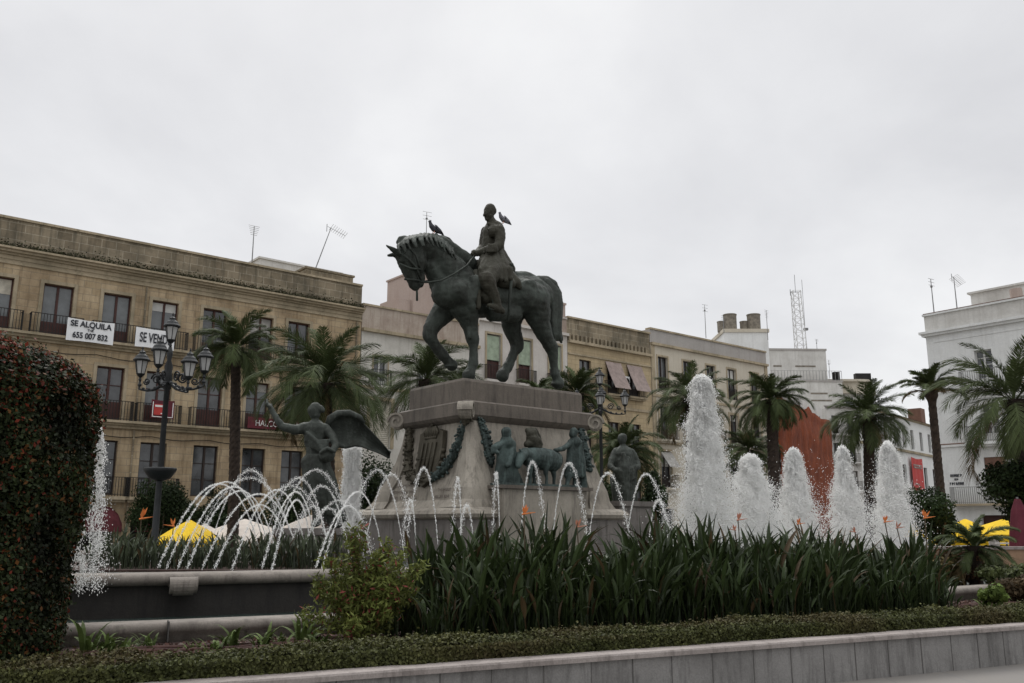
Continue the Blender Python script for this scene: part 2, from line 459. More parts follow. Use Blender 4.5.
for i, c in enumerate(cols_t):
    x = c-t0
    window(A, x, 1.36, 10.62, 13.2, MT['joinery'], 'glass_reflect' if i in (2,3,4,5,6) else 'glass', panel=.28)
    window(A, x, 1.32, 6.72, 9.42, MT['joinery'], 'glass' if i % 2 else 'glass_reflect', panel=.36, bars=1)
    window(A, x, 1.32, 3.1, 5.75, MT['joinery_dk'], 'glass', panel=.0, bars=2)
    r = railing_mb(x-1.15, x+1.15, -.48, 10.62, .98).build('railing', MT['rail'], A)
    r = railing_mb(x-1.1, x+1.1, -.48, 6.72, .98).build('railing', MT['rail'], A)
    if i in (4, 5, 6): 
        balcony(A, x, 2.6, 3.0, .5, 'ochre_trim', 'rail', .95)
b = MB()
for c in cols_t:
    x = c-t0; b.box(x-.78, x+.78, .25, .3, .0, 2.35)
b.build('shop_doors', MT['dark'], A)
for c in (-10.1, -7.6):                                            # round-headed maroon canopies at street level
    x = c-t0; m_ = MB(); rs = []
    for k in range(7):
        a = k/6*PI/2
        rs.append([(x+.95*math.cos(q*PI/8), -.02-.7*math.cos(a)*abs(math.sin(q*PI/8))-.002*k, 1.3+1.25*math.sin(a)*math.sin(q*PI/8)) for q in range(9)])
    m_.rings(rs, close=False); m_.build('door_canopy', MT['awning_mr'], A)

for x in (7.4, 17.0, W-.35): MB().tube([(x,-.09,.2),(x,-.09,6.3)], .05, 6).tube([(x,-.09,6.75),(x,-.09,10.2)], .05, 6).tube([(x,-.09,10.65),(x,-.09,13.8)], .05, 6).build('drainpipe', MT['ochre_dark'], A)
b = MB()
for z in (6.0, 9.9):
    pts = [(W*k/60, -.10, z+.04*math.sin(k*1.1)-.05*abs(math.sin(k*PI/6))) for k in range(61)]; b.tube(pts, .018, 4)
b.build('cables', MT['rail'], A)
# banners of the upper balcony
def hang_banner(name, label, P, ang, t, z, w, h, mat, rot=0, out=.6, wav=.03):
    d = Vector((math.cos(ang), math.sin(ang), 0)); nn = Vector((-d.y, d.x, 0))
    o = empty(name, Vector(P)+d*t-nn*out+Vector((0,0,z)), label, 'banner', rz=ang)
    o.rotation_euler = (0, 0, ang)
    b = MB(); n = 14; rs = []
    for i in range(n+1):
        x = (i/n-.5)*w; y = wav*math.sin(i*1.3)*.5; dz = math.tan(rot)*-x
        sag = .04*h*math.sin(PI*i/n)
        rs.append([(x, y-.006, -h/2+dz+sag*.6), (x, y-.006, h/2+dz-sag), (x, y+.006, h/2+dz-sag), (x, y+.006, -h/2+dz+sag*.6)])
    b.rings(rs); b.build('cloth', mat, o)
    return o
B1o = hang_banner('rental_banner', 'white banner reading SE ALQUILA with a phone number on the upper balcony rail', PA, ANG_U, -11.62, 10.97, 2.16, 1.12, MT['banner'], R(0))
put_text('SE ALQUILA', .40, 0, .30, -.035, MT['ink'], B1o, sx=.88, bold=.012)
put_text('Telf.', .17, 0, .03, -.035, MT['ink'], B1o, sx=1.0, bold=.006)
put_text('655 007 832', .40, 0, -.27, -.035, MT['ink'], B1o, sx=.80, bold=.012)
B2o = hang_banner('sale_banner', 'white banner reading SE VENDE, partly behind the tall street lamp', PA, ANG_U, -8.52, 11.02, 1.95, 1.02, MT['banner'], R(0))
put_text('SE VENDE', .70, .02, -.02, -.035, MT['ink'], B2o, sx=.52, bold=.014)
B3o = hang_banner('agency_banner', 'maroon banner with pale capitals along the lower balcony above the winged statue', PA, ANG_U, -1.35, 7.1, 3.9, .62, MT['maroonsign'], R(0))
put_text('HALCON   VIAJES', .46, 0, -.02, -.035, MT['ink_wh'], B3o, sx=.86)
B4o = hang_banner('red_notice', 'small red notice with a pale border on the balcony behind the lamp arms', PA, ANG_U, -7.85, 7.42, 1.15, .95, MT['maroonsign'], 0)
b = MB()
for a, c, e, g in ((-.52,.52,-.42,-.38),(-.52,-.48,-.42,.36),(.48,.52,-.42,.36)): b.box(a, c, -.045, -.03, e, g)
b.build('border', MT['ink_wh'], B4o)
b = MB(); b.box(-.44, .25, -.04, -.03, -.3, .25); b.build('printed_panel', MT['red'], B4o)
b = MB(); b.box(-.4, .0, -.05, -.041, .1, .2); b.box(-.1, .2, -.05, -.041, -.25, -.2); b.build('printed_line', MT['ink_wh'], B4o)

# things on A's roof
def yb(t, y):  # local point along the main facade line, y metres behind it
    return Vector(PA)+U*t+V*y
def roof_block(name, label, t, y, w, d, z0, z1, mat, cap=None, ang=ANG_U, P=PA):
    dd = Vector((math.cos(ang), math.sin(ang), 0)); nn = Vector((-dd.y, dd.x, 0))
    o = empty(name, Vector(P)+dd*t+nn*y, label, 'rooftop structure', rz=ang); o.location.z = z0
    h = z1-z0; MB().box(0, w, 0, d, 0, h-.12).build('wall', mat, o)
    MB().box(-.08, w+.08, -.08, d+.08, h-.12, h).build('coping', cap or mat, o)
    return o
roof_block('roof_room', 'low pale room on the roof behind the ochre parapet', -1.6, 3.2, 5.6, 3, 14, 17.75, MT['white_dirty'])
roof_block('roof_parapet', 'dark stone block ending the ochre parapet', .3, .7, 3.2, 3.5, 14.6, 16.9, MT['ochre_dark'], MT['ochre_dark'])

# ---- B1 : old white house
t0 = 3.86; Bq = fac_root('white_house', PA, ANG_U, t0, 'old white house with a peeling top band beside the ochre building'); W = 9.0
ops = [(5.25-t0-.5, 5.25-t0+.5, 10.0, 11.85), (5.35-t0-.75, 5.35-t0+.75, 6.2, 9.1)]
xs = [8.6, 11.2]
for c in xs: ops += [(c-t0-.5, c-t0+.5, 10.0, 11.85), (c-t0-.6, c-t0+.6, 6.2, 9.1)]
for c in (5.3, 8.4, 11.3): ops.append((c-t0-.6, c-t0+.6, 2.6, 4.9))
wall_mb(0, W, 0, 13.3, 12, ops).build('wall', MT['white_old'], Bq)
b = MB(); b.box(0, W, .03, 12, 13.5, 14.95); b.build('parapet', MT['band_old'], Bq)
b = MB(); b.box(0, W, -.25, .5, 13.3, 13.5); b.box(0, W, -.06, .5, 14.95, 15.07); b.box(0, W, -.12, -.002, 9.75, 9.95); b.build('cornice', MT['ochre_trim'], Bq)
b = MB(); surround(b, 5.35-t0, 1.5, 6.2, 9.1, .22, .06); surround(b, 5.25-t0, 1.0, 10.0, 11.85, .1, .03); b.build('window_surrounds', MT['ochre_trim'], Bq)
window(Bq, 5.25-t0, 1.0, 10.0, 11.85, MT['joinery_wh'], 'glass', panel=.2)
balcony(Bq, 5.25-t0, 1.4, 10.0, .35, 'white_old')
window(Bq, 5.35-t0, 1.5, 6.2, 9.1, MT['joinery_wh'], 'glass_reflect', panel=0, shutter='shutter_bg')
for c in xs:
    window(Bq, c-t0, 1.0, 10.0, 11.85, MT['joinery_wh'], 'glass', panel=.2); window(Bq, c-t0, 1.2, 6.2, 9.1, MT['joinery_dk'], 'glass')
    balcony(Bq, c-t0, 1.5, 10.0, .35, 'white_old')
for c in (5.3, 8.4, 11.3): window(Bq, c-t0, 1.2, 2.6, 4.9, MT['joinery_dk'])
o = roof_block('roof_tower', 'plain pink stair tower rising behind the horse head', 9.6, 3.2, 4.6, 3.5, 13, 19.0, MT['pinkish'])
MB().box(.3, .9, .4, 1.0, 5.6, 6.1).build('chimney', MT['tank'], o)
MB().box(-1.1, -.02, .3, 2.6, 0, 3.9).build('lower_wing', MT['pinkish'], o)

# ---- B2 : grey white house with green shutters
t0 = 12.87; B2 = fac_root('shuttered_house', PA, ANG_U, t0, 'grey white house with pale green shutters seen under the horse belly'); W = 8.2
ops = []
for c in (14.15, 16.95, 19.85):
    x = c-t0; ops += [(x-.6, x+.6, 11.3, 14.5), (x-.6, x+.6, 6.9, 9.6), (x-.6, x+.6, 3, 5.4)]
wall_mb(0, W, 0, 15.3, 12, ops).build('wall', MT['greywhite'], B2)
b = MB(); b.box(0, W, .03, 12, 15.5, 16.6); b.build('parapet', MT['band_old'], B2)
b = MB(); b.box(0, W, -.25, .5, 15.3, 15.5); b.box(0, W, -.05, .4, 16.6, 16.72); b.box(0, W, -.1, -.002, 10.6, 10.8); b.build('cornice', MT['greywhite'], B2)
b = MB()
for c in (14.15, 16.95, 19.85): surround(b, c-t0, 1.2, 11.3, 14.5, .15, .05)
b.build('window_surrounds', MT['ochre_trim'], B2)
for i, c in enumerate((14.15, 16.95, 19.85)):
    x = c-t0
    window(B2, x, 1.2, 11.3, 14.5, MT['joinery'], 'glass', panel=.42)
    s = MB()
    for k in range(20): s.obox((x, .1, 12.75+k*.085), (.56,0,0), (0,.02,-.02), (0,.006,.04))
    s.build('shutter', MT['shutter_gn'], B2)
    balcony(B2, x, 1.7, 11.3, .4, 'greywhite')
    window(B2, x, 1.2, 6.9, 9.6, MT['joinery']); balcony(B2, x, 1.7, 6.9, .4, 'greywhite'); window(B2, x, 1.2, 3, 5.4, MT['joinery'])
b = MB(); b.box(W-.75, W-.05, .1, .9, 16.725, 17.7); b.box(W-.83, W+.0, .02, .98, 17.7, 17.85); b.build('chimney', MT['pinkish'], B2)

# ---- C : ochre house
t0 = 21.1; C_ = fac_root('ochre_house', PA, ANG_U, t0, 'ochre stone house with pink awnings behind the right statue'); W = 9.12
cc = [22.9, 25.85, 28.2]; ops = []
for c in cc:
    x = c-t0; ops += [(x-.62, x+.62, 11.4, 13.75), (x-.62, x+.62, 6.9, 9.3), (x-.62, x+.62, 3.0, 5.2)]
wall_mb(0, W, 0, 14.85, 12, ops).build('wall', MT['ochre2'], C_)
b = MB(); b.box(0, W, .06, 12, 15.05, 16.75); b.build('parapet', MT['ochre_dark'], C_)
b = MB(); b.box(0, W, -.28, .5, 14.85, 15.05); b.box(0, W, -.1, .5, 16.75, 16.88); b.box(0, W, -.1, -.002, 14.0, 14.12); b.box(0, W, -.12, -.002, 10.3, 10.5); b.box(0, W, -.12, -.002, 6.3, 6.5); b.build('cornice', MT['ochre_trim'], C_)
b = MB()
k = 0
while k*.42 < W-.3: b.box(k*.42+.05, k*.42+.25, -.12, .055, 15.1, 15.55); k += 1
b.build('corbels', MT['ochre_dark'], C_)
for i, c in enumerate(cc):
    x = c-t0
    window(C_, x, 1.24, 11.4, 13.75, MT['joinery_dk'], 'glass'); balcony(C_, x, 2.0, 11.4, .5, 'ochre_trim')
    window(C_, x, 1.24, 6.9, 9.3, MT['joinery_dk'], 'glass'); balcony(C_, x, 2.0, 6.9, .5, 'ochre_trim'); window(C_, x, 1.24, 3.0, 5.2, MT['joinery_dk'])
    if i > 0:
        m_ = MB(); m_.rings([[(x-.85,-.03,13.9),(x-.85,-.45,12.9),(x-.85,-1.05,11.75)],[(x+.85,-.03,13.9),(x+.85,-.45,12.9),(x+.85,-1.05,11.75)]], close=False)
        m_.rings([[(x-.85,-.05,13.92),(x-.85,-.47,12.92),(x-.85,-1.07,11.77)],[(x+.85,-.05,13.92),(x+.85,-.47,12.92),(x+.85,-1.07,11.77)]], close=False)
        m_.build('awning', MT['awning_pk'], C_)
b = MB(); b.box(26.75-t0, 27.35-t0, -.35, -.003, 12.2, 12.9); ac = b.build('air_conditioner', MT['dirty_white_metal'], C_)
b = MB(); b.lathe([(.0,0),(.22,0),(.22,.02),(0,.02)], n=14)
for v_ in range(len(b.v)): q = b.v[v_]; b.v[v_] = (27.05-t0+q[0], -.352-q[2], 12.55+q[1])
b.build('fan_grille', MT['dark'], ac)

# ---- D : cream house
t0 = 30.25; D_ = fac_root('cream_house', PA, ANG_U, t0, 'cream house with a grey parapet behind the tallest foam jet'); W = 15.9
cd = [31.65, 34.8, 37.85, 40.75, 44.1]; ops = []
for c in cd:
    x = c-t0; ops += [(x-.6, x+.6, 12.35, 15.05), (x-.55, x+.55, 8.4, 11.0), (x-.6, x+.6, 4.6, 7.4), (x-.8, x+.8, 0, 2.9)]
wall_mb(0, W, 0, 15.9, 14, ops).build('wall', MT['cream'], D_)
b = MB(); b.box(0, W, .04, 14, 16.1, 17.2); b.build('parapet', MT['cream_grey'], D_)
b = MB(); b.box(0, W, -.22, .5, 15.9, 16.1); b.box(0, W, -.06, .5, 17.2, 17.34); b.box(0, W, -.1, -.002, 11.7, 11.9); b.box(0, W, -.12, -.002, 7.95, 8.15); b.build('cornice', MT['ochre_trim'], D_)
b = MB(); b.box(0, .45, -.05, -.004, 0, 15.9); b.box(W-.45, W, -.05, -.004, 0, 15.9)
for c in cd: surround(b, c-t0, 1.2, 12.35, 15.05, .14, .04); surround(b, c-t0, 1.1, 8.4, 11.0, .2, .06); surround(b, c-t0, 1.2, 4.6, 7.4, .16, .04)
b.build('window_surrounds', MT['ochre_trim'], D_)
for i, c in enumerate(cd):
    x = c-t0
    window(D_, x, 1.2, 12.35, 15.05, MT['joinery_dk'], 'glass'); railing_mb(x-.58, x+.58, -.05, 12.35, .95).build('railing', MT['rail'], D_)
    window(D_, x, 1.1, 8.4, 11.0, MT['joinery_dk']); balcony(D_, x, 2.2, 8.3, .6, 'cream')
    window(D_, x, 1.2, 4.6, 7.4, MT['joinery_dk']); balcony(D_, x, 2.0, 4.5, .5, 'cream')
    if i in (0, 2, 3):
        m_ = MB(); m_.rings([[(x-.65,-.03,7.3),(x-.65,-.95,6.1)],[(x+.65,-.03,7.3),(x+.65,-.95,6.1)]], close=False)
        m_.rings([[(x-.65,-.05,7.32),(x-.65,-.97,6.12)],[(x+.65,-.05,7.32),(x+.65,-.97,6.12)]], close=False)
        m_.build('awning', MT['awning_gr'], D_)
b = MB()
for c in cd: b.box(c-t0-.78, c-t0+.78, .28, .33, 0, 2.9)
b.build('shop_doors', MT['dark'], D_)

# ---- white roof house with water tanks
def yaw_to(p): return math.atan2(p[1], p[0])
T_ = empty('tank_house', (21.1, 85, 0), 'plain white roof house carrying four round water tanks', 'building', rz=0)
MB().box(0, 4.35, 0, 5, 0, 20.4).build('wall', MT['white'], T_)
MB().box(-.12, 4.47, -.12, 5.1, 20.4, 20.75).build('roof_slab', MT['cream'], T_)
for x, y, r, h in ((.95,1.2,.68,1.75),(.15,1.5,.45,1.1),(3.35,1.2,.68,1.75),(2.45,1.5,.45,1.1)):
    b = MB(); b.lathe([(0,0),(r*.93,0),(r*.96,.05),(r*.97,h-.1),(r*1.03,h-.1),(r*1.03,h),(0,h+.05)], (0,0,0), 18)
    o = b.build('water_tank', MT['tank'], T_, sm=False); o.location = (x, y, 20.75)

# ---- big white rooftop complex
E_ = empty('terraced_block', (32.8, 112, 0), 'stepped white block with roof terrace below the lattice mast', 'building', rz=R(3))
b = MB(); b.box(0, 8.3, 0, 9, 0, 24.0); b.build('wall', MT['white_dirty'], E_)
MB().box(-.1, 8.4, -.1, 9, 24.0, 24.25).build('coping', MT['cream_grey'], E_)
b = MB(); b.box(-1.5, 9.2, -2.2, -.01, 0, 19.5); b.build('lower_wing', MT['white_dirty'], E_)
MB().box(-1.6, 9.3, -2.3, -.012, 19.5, 19.7).build('terrace_slab', MT['cream_grey'], E_)
railing_mb(-1.5, 9.2, -2.2, 19.7, 1.25, .4, .02).build('railing', MT['rail_gr'], E_)
b = MB()
for x, w, z in ((1.2, 1.1, 21.8), (4.1, 2.7, 21.8), (5.0, 2.7, 17.0), (5.0, 2.2, 17.9)):
    yy = -.02 if z > 19 else -2.22
    b.box(x, x+w, yy, yy+.015, z, z+.22)
b.build('vent_slots', MT['tank'], E_)
b = MB(); b.box(8.4, 9.1, -1.8, -1.2, 19.7, 20.9); b.build('terrace_planter', MT['dark'], E_)

Rr = empty('rounded_block', (42.6, 113, 0), 'pale apartment block with rounded corner and a dark roof hedge box', 'building')
def rounded(b, x0, x1, y0, y1, r, z0, z1):
    pts = [(x0, y1), (x0, y0)]+[(x1-r+r*math.sin(a), y0+r-r*math.cos(a)) for a in [k*PI/12 for k in range(7)]]+[(x1, y1)]
    b.rings([[(x, y, z0) for x, y in pts], [(x, y, z1) for x, y in pts]])
b = MB(); rounded(b, -2.6, 5.0, 0, 8, 2.4, 0, 18.4); b.build('wall', MT['white_dirty'], Rr)
b = MB(); rounded(b, -2.8, 5.6, -.5, 8.3, 2.8, 18.4, 18.9); rounded(b, -2.7, 4.6, .1, 8, 2.2, 18.9, 20.0); rounded(b, -2.8, 5.2, -.3, 8.1, 2.5, 20.0, 20.3); b.build('roof_slab', MT['cream'], Rr)
b = MB(); b.box(2.6, 4.6, .5, 1.3, 20.3, 21.2); b.build('roof_planter', MT['rail'], Rr)
b = MB(); b.box(-1.8, -.2, -.012, -.002, 16.3, 17.9); b.box(.8, 1.8, -.012, -.002, 15.0, 17.9); b.build('dark_windows', MT['glass'], Rr)

# ---- narrow white house with balconies under the palm
N_ = empty('narrow_house', (36.6, 101.5, 0), 'narrow white house with stacked dark balconies behind the feathery palm', 'building', rz=R(20))
ops = []
for z in (2.4, 5.6, 8.8, 12.0):
    for x in (1.2, 3.4): ops.append((x-.5, x+.5, z, z+2.2))
wall_mb(0, 5.4, 0, 15.0, 8, ops).build('wall', MT['white_dirty'], N_)
b = MB(); moulding(b, 0, 5.4, 15.0, .3, .3); b.build('cornice', MT['cream_grey'], N_)
for z in (2.4, 5.6, 8.8, 12.0):
    for x in (1.2, 3.4): window(N_, x, 1.0, z, z+2.2, MT['joinery_dk'])
    balcony(N_, 2.4, 4.4, z, .8, 'white_dirty', 'rail')

# ---- building wrapped in orange netting
a0 = Vector((23.9, 79.5, 0)); a1 = Vector((36.3, 100.5, 0)); ang = math.atan2((a1-a0).y, (a1-a0).x); L = (a1-a0).length
Nn = empty('netted_building', a0, 'building wrapped in rusty orange scaffold netting between two palms', 'building', rz=ang)
MB().box(0, L, .5, 8, 0, 14.9).build('wall', MT['white_dirty'], Nn)
m, nt, bs = base_mat('orange_netting')
v = coords(nt); f = noisefac(nt, v, .7, 6, .7); f2 = noisefac(nt, coords(nt, (2.0, 2.0, .35)), 2.0, 5, .7)
a = mixc(nt, ramp(nt, f, [(.35, (0,0,0)), (.65, (1,1,1))]), (.15,.030,.008), (.27,.058,.013))
a = mixc(nt, ramp(nt, f2, [(.45, (0,0,0)), (.7, (.6,.6,.6))]), a, (.08,.019,.007))
nt.links.new(a, bs.inputs['Base Color']); bs.inputs['Roughness'].default_value = .95; bump(nt, bs, f2, .8, .3)
MT['net'] = m
b = MB(); nx, nz = 60, 30; rs = []
for j in range(nz+1):
    row = []
    for i in range(nx+1):
        x = L*i/nx; top = 13.2+.10*math.sin(x*.9)+.6*max(0, 1-abs(x-13)/2.0)
        z = top*j/nz; y = -.15-.12*abs(math.sin(x*1.3+mnoise(Vector((x*.4, z*.4, 0)))*2))-.3*(mnoise(Vector((x*.5, z*.35, 5)))+.5)*.6
        y -= .25*abs(math.sin(z*PI/3.1))*.5
        row.append((x, y, z))
    rs.append(row)
b.rings(rs, close=False, cap=False); net = b.build('scaffold_netting', m, Nn, sm=True)
sol = net.modifiers.new('thick', 'SOLIDIFY'); sol.thickness = .03
b = MB()
for k in range(9):
    x = L*k/8; b.tube([(x,.2,0),(x,.2,13.6)], .04, 6)
for z in (3.1, 6.2, 9.3, 12.4): b.tube([(0,.22,z),(L,.22,z)], .035, 6)
b.build('scaffold_poles', MT['metal'], Nn)

# ---- F : low white wing with five slit windows
angF = math.atan2(.759, .652); PF = (32.5, 74, 0); t0 = -9.0
F_ = fac_root('low_white_building', PF, angF, t0, 'low white building with a row of slit windows and a red banner'); W = 22.5
ops = []
cf = [-8.0,-5.4,-2.75,-.15, 2.0, 4.3, 6.9, 9.4]
for c in cf: x = c-t0; ops.append((x-.42, x+.42, 8.15, 9.85))
cf2 = [-5.6, -3, -.4, 1.4, 7.3, 10.0]
for c in cf2: x = c-t0; ops.append((x-.5, x+.5, 4.4, 6.7))
ops = [o for o in ops if o[0] > 0]
wm = wall_mb(0, W, 0, 10.6, 5, ops)
wm.v = [((x+14.6, y, z) if (y > 4.9 and x < .1) else (x, y, z)) for x, y, z in wm.v]; wm.build('wall', MT['white'], F_)   # the plot is a wedge: its end wall follows the side street
b = MB(); moulding(b, 0, W, 10.6, .12, .25, 2, False); b.box(0, W, -.14, -.002, 7.75, 7.95); b.build('cornice', MT['ochre_trim'], F_)
b = MB(); b.rings([[(-.1,-.35,10.722),(8.0,2.4,11.6),(14.5,5.1,10.722)], [(W+.1,-.35,10.722),(W+.1,2.4,11.6),(W+.1,5.1,10.722)]]); b.build('roof', MT['tile'], F_)
b = MB(); b.box(W-2.3, W-1.0, 1.0, 2.2, 10.9, 12.6); b.build('chimney', MT['blind_br'], F_)
for c in cf:
    if c-t0 > .6: window(F_, c-t0, .84, 8.15, 9.85, MT['joinery_dk'], panel=0)
for c in cf2:
    window(F_, c-t0, 1.0, 4.4, 6.7, MT['joinery_dk'], panel=0)
b = MB(); b.box(W-2.9, W, -.12, -.004, 0, 10.6); b.build('pilaster', MT['cream'], F_)
Fb = hang_banner('red_banner', 'tall red banner hanging on the low white building', PF, angF, 4.1, 5.95, 3.1, 2.9, MT['red'], 0, out=.25)
b = MB(); b.box(-1.2, 1.2, -.05, -.03, .72, .84)
for i in range(7): b.box(-1.1+i*.33, -.88+i*.33, -.05, -.03, .5, .66)
b.box(-1.0, .1, -.05, -.03, -.9, -.8); b.build('printed_lines', MT['awning_pk'], Fb)

# ---- G : tall white corner building on the right
angG = math.atan2(-.773, .635); PG = (26.6, 55, 0)
G_ = fac_root('white_corner_building', PG, angG, 0, 'tall white corner building with pale balconies at the right edge'); W = 20
cg = [3.35, 7.6, 11.9, 16.2]; ops = []
for c in cg: ops += [(c-.5, c+.5, 9.95, 12.1), (c-.5, c+.5, 6.6, 8.8), (c-.62, c+.62, 3.1, 5.6)]
for c in (3.2, 7.6, 11.9, 16.2): ops.append((c-1.0, c+1.0, 0, 2.2))
wall_mb(0, W, 0, 13.45, 14, ops, reveal=.35).build('wall', MT['white'], G_)
b = MB(); b.box(0, W, .02, 14, 13.75, 14.8); b.build('parapet', MT['white_dirty'], G_)
b = MB(); b.box(-.3, W, -.32, .5, 13.6, 13.75); b.box(-.18, W, -.2, .4, 13.45, 13.6); b.box(-.08, W, -.08, .5, 14.8, 14.92)
b.box(0, W, -.08, -.002, 6.35, 6.5); b.box(0, W, -.05, -.002, 9.72, 9.82); b.box(.5, W, -.03, -.002, 13.0, 13.06)
b.build('cornice', MT['white'], G_)
b = MB(); b.box(0, W, -.095, -.003, 6.5, 6.56); b.box(0, W, -.065, -.003, 9.82, 9.87); b.box(0, .0+W, -.09, .6, 14.92, 14.96); b.build('rust_line', MT['blind_br'], G_)
for i, c in enumerate(cg):
    window(G_, c, 1.0, 9.95, 12.1, MT['joinery_wh'], 'glass', panel=.2, bars=3); balcony(G_, c, 2.7, 9.85, .6, 'white', 'rail_gr', 1.0)
    window(G_, c, 1.0, 6.6, 8.8, MT['joinery_wh'], 'glass', panel=.2, bars=3); balcony(G_, c, 2.7, 6.5, .6, 'white', 'rail_gr', 1.0)
    window(G_, c, 1.24, 3.1, 5.6, MT['joinery_wh'], 'glass', panel=.0, bars=3, y=.3)
    MB().box(c-.6, c+.6, .06, .14, 4.55, 5.6).build('roller_blind', MT['blind_br'], G_)
    b = MB(); b.box(c-2.6, c+1.6, -.6, -.004, 2.75, 2.88); o = b.build('balcony', MT['ochre_trim'], G_)
    railing_mb(c-2.55, c+1.55, -.55, 2.88, 1.0, .12, .014).build('railing', MT['rail_gr'], o)
b = MB()
for c in (3.2, 7.6, 11.9, 16.2): b.box(c-.98, c+.98, .3, .35, 0, 2.2)
b.build('shop_doors', MT['joinery'], G_)
b = MB(); b.box(2.0, 9.0, 2.5, 8.5, 14.8, 16.3); b.box(1.85, 9.1, 2.35, 8.6, 16.3, 16.42); b.build('penthouse', MT['white_dirty'], G_)
b = MB(); b.lathe([(0,0),(.35,0),(.35,.8),(0,.85)], (5.2,1.2,14.96), 12); b.build('roof_vent', MT['pinkish'], G_)
sg = empty('wall_sign', Vector(PG)+Vector((math.cos(angG), math.sin(angG), 0))*1.03+Vector((0,0,4.3)), 'small black wall lettering in three lines beside the lowest balcony', 'sign', rz=angG)
# illegible letter shapes in three lines
b = MB()
for z, w, hh in ((.30,.72,.17),(.06,.26,.13),(-.19,.86,.17)):
    n_ = int(w/.12)
    for i in range(n_):
        x = -w/2+i*w/n_; r2 = random.Random(i*7+int(z*100))
        b.box(x, x+.03, -.03, -.004, z-hh/2, z+hh/2); b.box(x+.03, x+.085, -.03, -.004, z+(r2.choice([-1,0,1])*hh/2.6)-.016, z+.016+(r2.choice([-1,0,1])*hh/2.6) if False else z+.02+hh*.3)
        if r2.random() > .4: b.box(x+.066, x+.094, -.029, -.005, z-hh/2, z+hh/2)
b.build('lettering', MT['ink'], sg)

# ---- aerials and mast
def antenna(loc, h, label, lean=(0,0), kind=0, grp=None):
    o = empty('antenna', loc, label, 'antenna', grp)
    top = Vector((lean[0], lean[1], h))
    b = MB(); b.tube([(0,0,0), top*.5, top], [.035,.03,.022], 6); b.build('mast', MT['metal'], o)
    b = MB(); ax = U
    if kind == 0:
        for k in range(6):
            p = top*(1-.09*k*.55); w = .35-.03*k
            b.tube([p-ax*w, p+ax*w], .012, 4)
    elif kind == 1:
        e = top+U*1.0-Vector((0,0,.35)); b.tube([top-U*.25, e], .014, 4)
        for k in range(8):
            p = top.lerp(e, k/7); b.tube([p-V*.3+Vector((0,0,.12)), p+V*.3-Vector((0,0,.12))], .012, 4)
        b.tube([top+Vector((0,0,.15))-U*.3, top-Vector((0,0,.35))-U*.3], .02, 4)
    else:
        for k in range(3):
            p = top*(1-.1*k); b.tube([p-ax*.35, p+ax*.45+Vector((0,0,.05))], .014, 4)
        b.ball(top-Vector((0,0,.5)), .09, n=6, m=4)
    b.build('aerial', MT['metal'], o)
    return o
antenna(at(252, 262, 50), 2.25, 'upright antenna on the ochre roof, left of the pale roof room', kind=0)
antenna(at(315, 270, 52), 2.95, 'slanted yagi antenna leaning right on the ochre roof', (.78,.5), kind=1)
antenna(at(426, 250, 62), 2.95, 'thin antenna behind the horse neck and pigeon', kind=2)
antenna(at(706, 338, 78), 3.1, 'thin antenna over the cream house parapet', kind=2)
antenna(at(768, 340, 84), 3.0, 'short antenna at the right of the white tank house', kind=0)
antenna(at(724, 333, 84), 1.7, 'short antenna at the left of the white tank house', kind=2)
antenna(at(934, 312, 55), 2.2, 'left antenna on the white corner building', kind=2)
antenna(at(957, 308, 55), 2.1, 'right antenna on the white corner building', kind=1)
antenna(at(830, 378, 110), 2.3, 'short antenna between the stepped block and rounded block', kind=2)
antenna(at(817, 349, 113), 1.3, 'stubby antenna at the right end of the stepped white block', kind=2)
lt = empty('lattice_mast', (38.4, 114, 24.2), 'red and grey lattice radio mast on the stepped white block', 'mast')
b = MB(); hh = 8.3; w0, w1 = .62, .5
cr = lambda k, s: Vector(((w0+(w1-w0)*k)*s[0]-.18*k, (w0+(w1-w0)*k)*s[1], hh*k))
S4 = [(-1,-1),(1,-1),(1,1),(-1,1)]
for s in S4: b.tube([cr(0, s), cr(1, s)], .055, 5)
n_ = 9
for i in range(n_):
    for q in range(4):
        s, s2 = S4[q], S4[(q+1) % 4]
        a, c = (i/n_, (i+1)/n_)
        b.tube([cr(a, s), cr(c, s2)], .032, 4); b.tube([cr(c, s), cr(c, s2)], .028, 4)
b.build('lattice', MT['dirty_white_metal'], lt)
b = MB(); b.tube([(-.2,0,hh-.2),(-.2,0,hh+2.3)], .035, 5); b.tube([(.75,0,3.5),(.75,0,hh+1.6)], .03, 5); b.tube([(-.9,0,hh-.1),(.6,0,hh-.1)], .04, 5)
b.tube([(-.9,0,hh-.6),(-.9,0,hh+.25)], .05, 5); b.tube([(.75,0,0),(.75,0,3.2)], .05, 5); b.box(.55,1.1,-.2,.2,2.9,3.2)
b.build('aerials', MT['metal'], lt)

# ================================================================== GROUND
def ground_mat():
    m, nt, bs = base_mat('pavement')
    v = coords(nt); b = nd(nt, 'ShaderNodeTexBrick'); nt.links.new(v, b.inputs[0])
    b.inputs['Color1'].default_value = (.17,.158,.143,1); b.inputs['Color2'].default_value = (.195,.18,.162,1)
    b.inputs['Mortar'].default_value = (.15,.145,.14,1); b.inputs['Scale'].default_value = 1; b.inputs['Mortar Size'].default_value = .008
    b.inputs['Brick Width'].default_value = .8; b.inputs['Row Height'].default_value = .8; b.offset = 0
    a = mixc(nt, ramp(nt, noisefac(nt, v, 1.2, 8, .7), [(.35,(0,0,0)),(.75,(.6,.6,.6))]), b.outputs[0], (.16,.155,.15))
    nt.links.new(a, bs.inputs['Base Color']); bs.inputs['Roughness'].default_value = .8; return m
b = MB(); b.add([(-400,-60,0),(400,-60,0),(400,700,0),(-400,700,0)], [(0,1,2,3)])
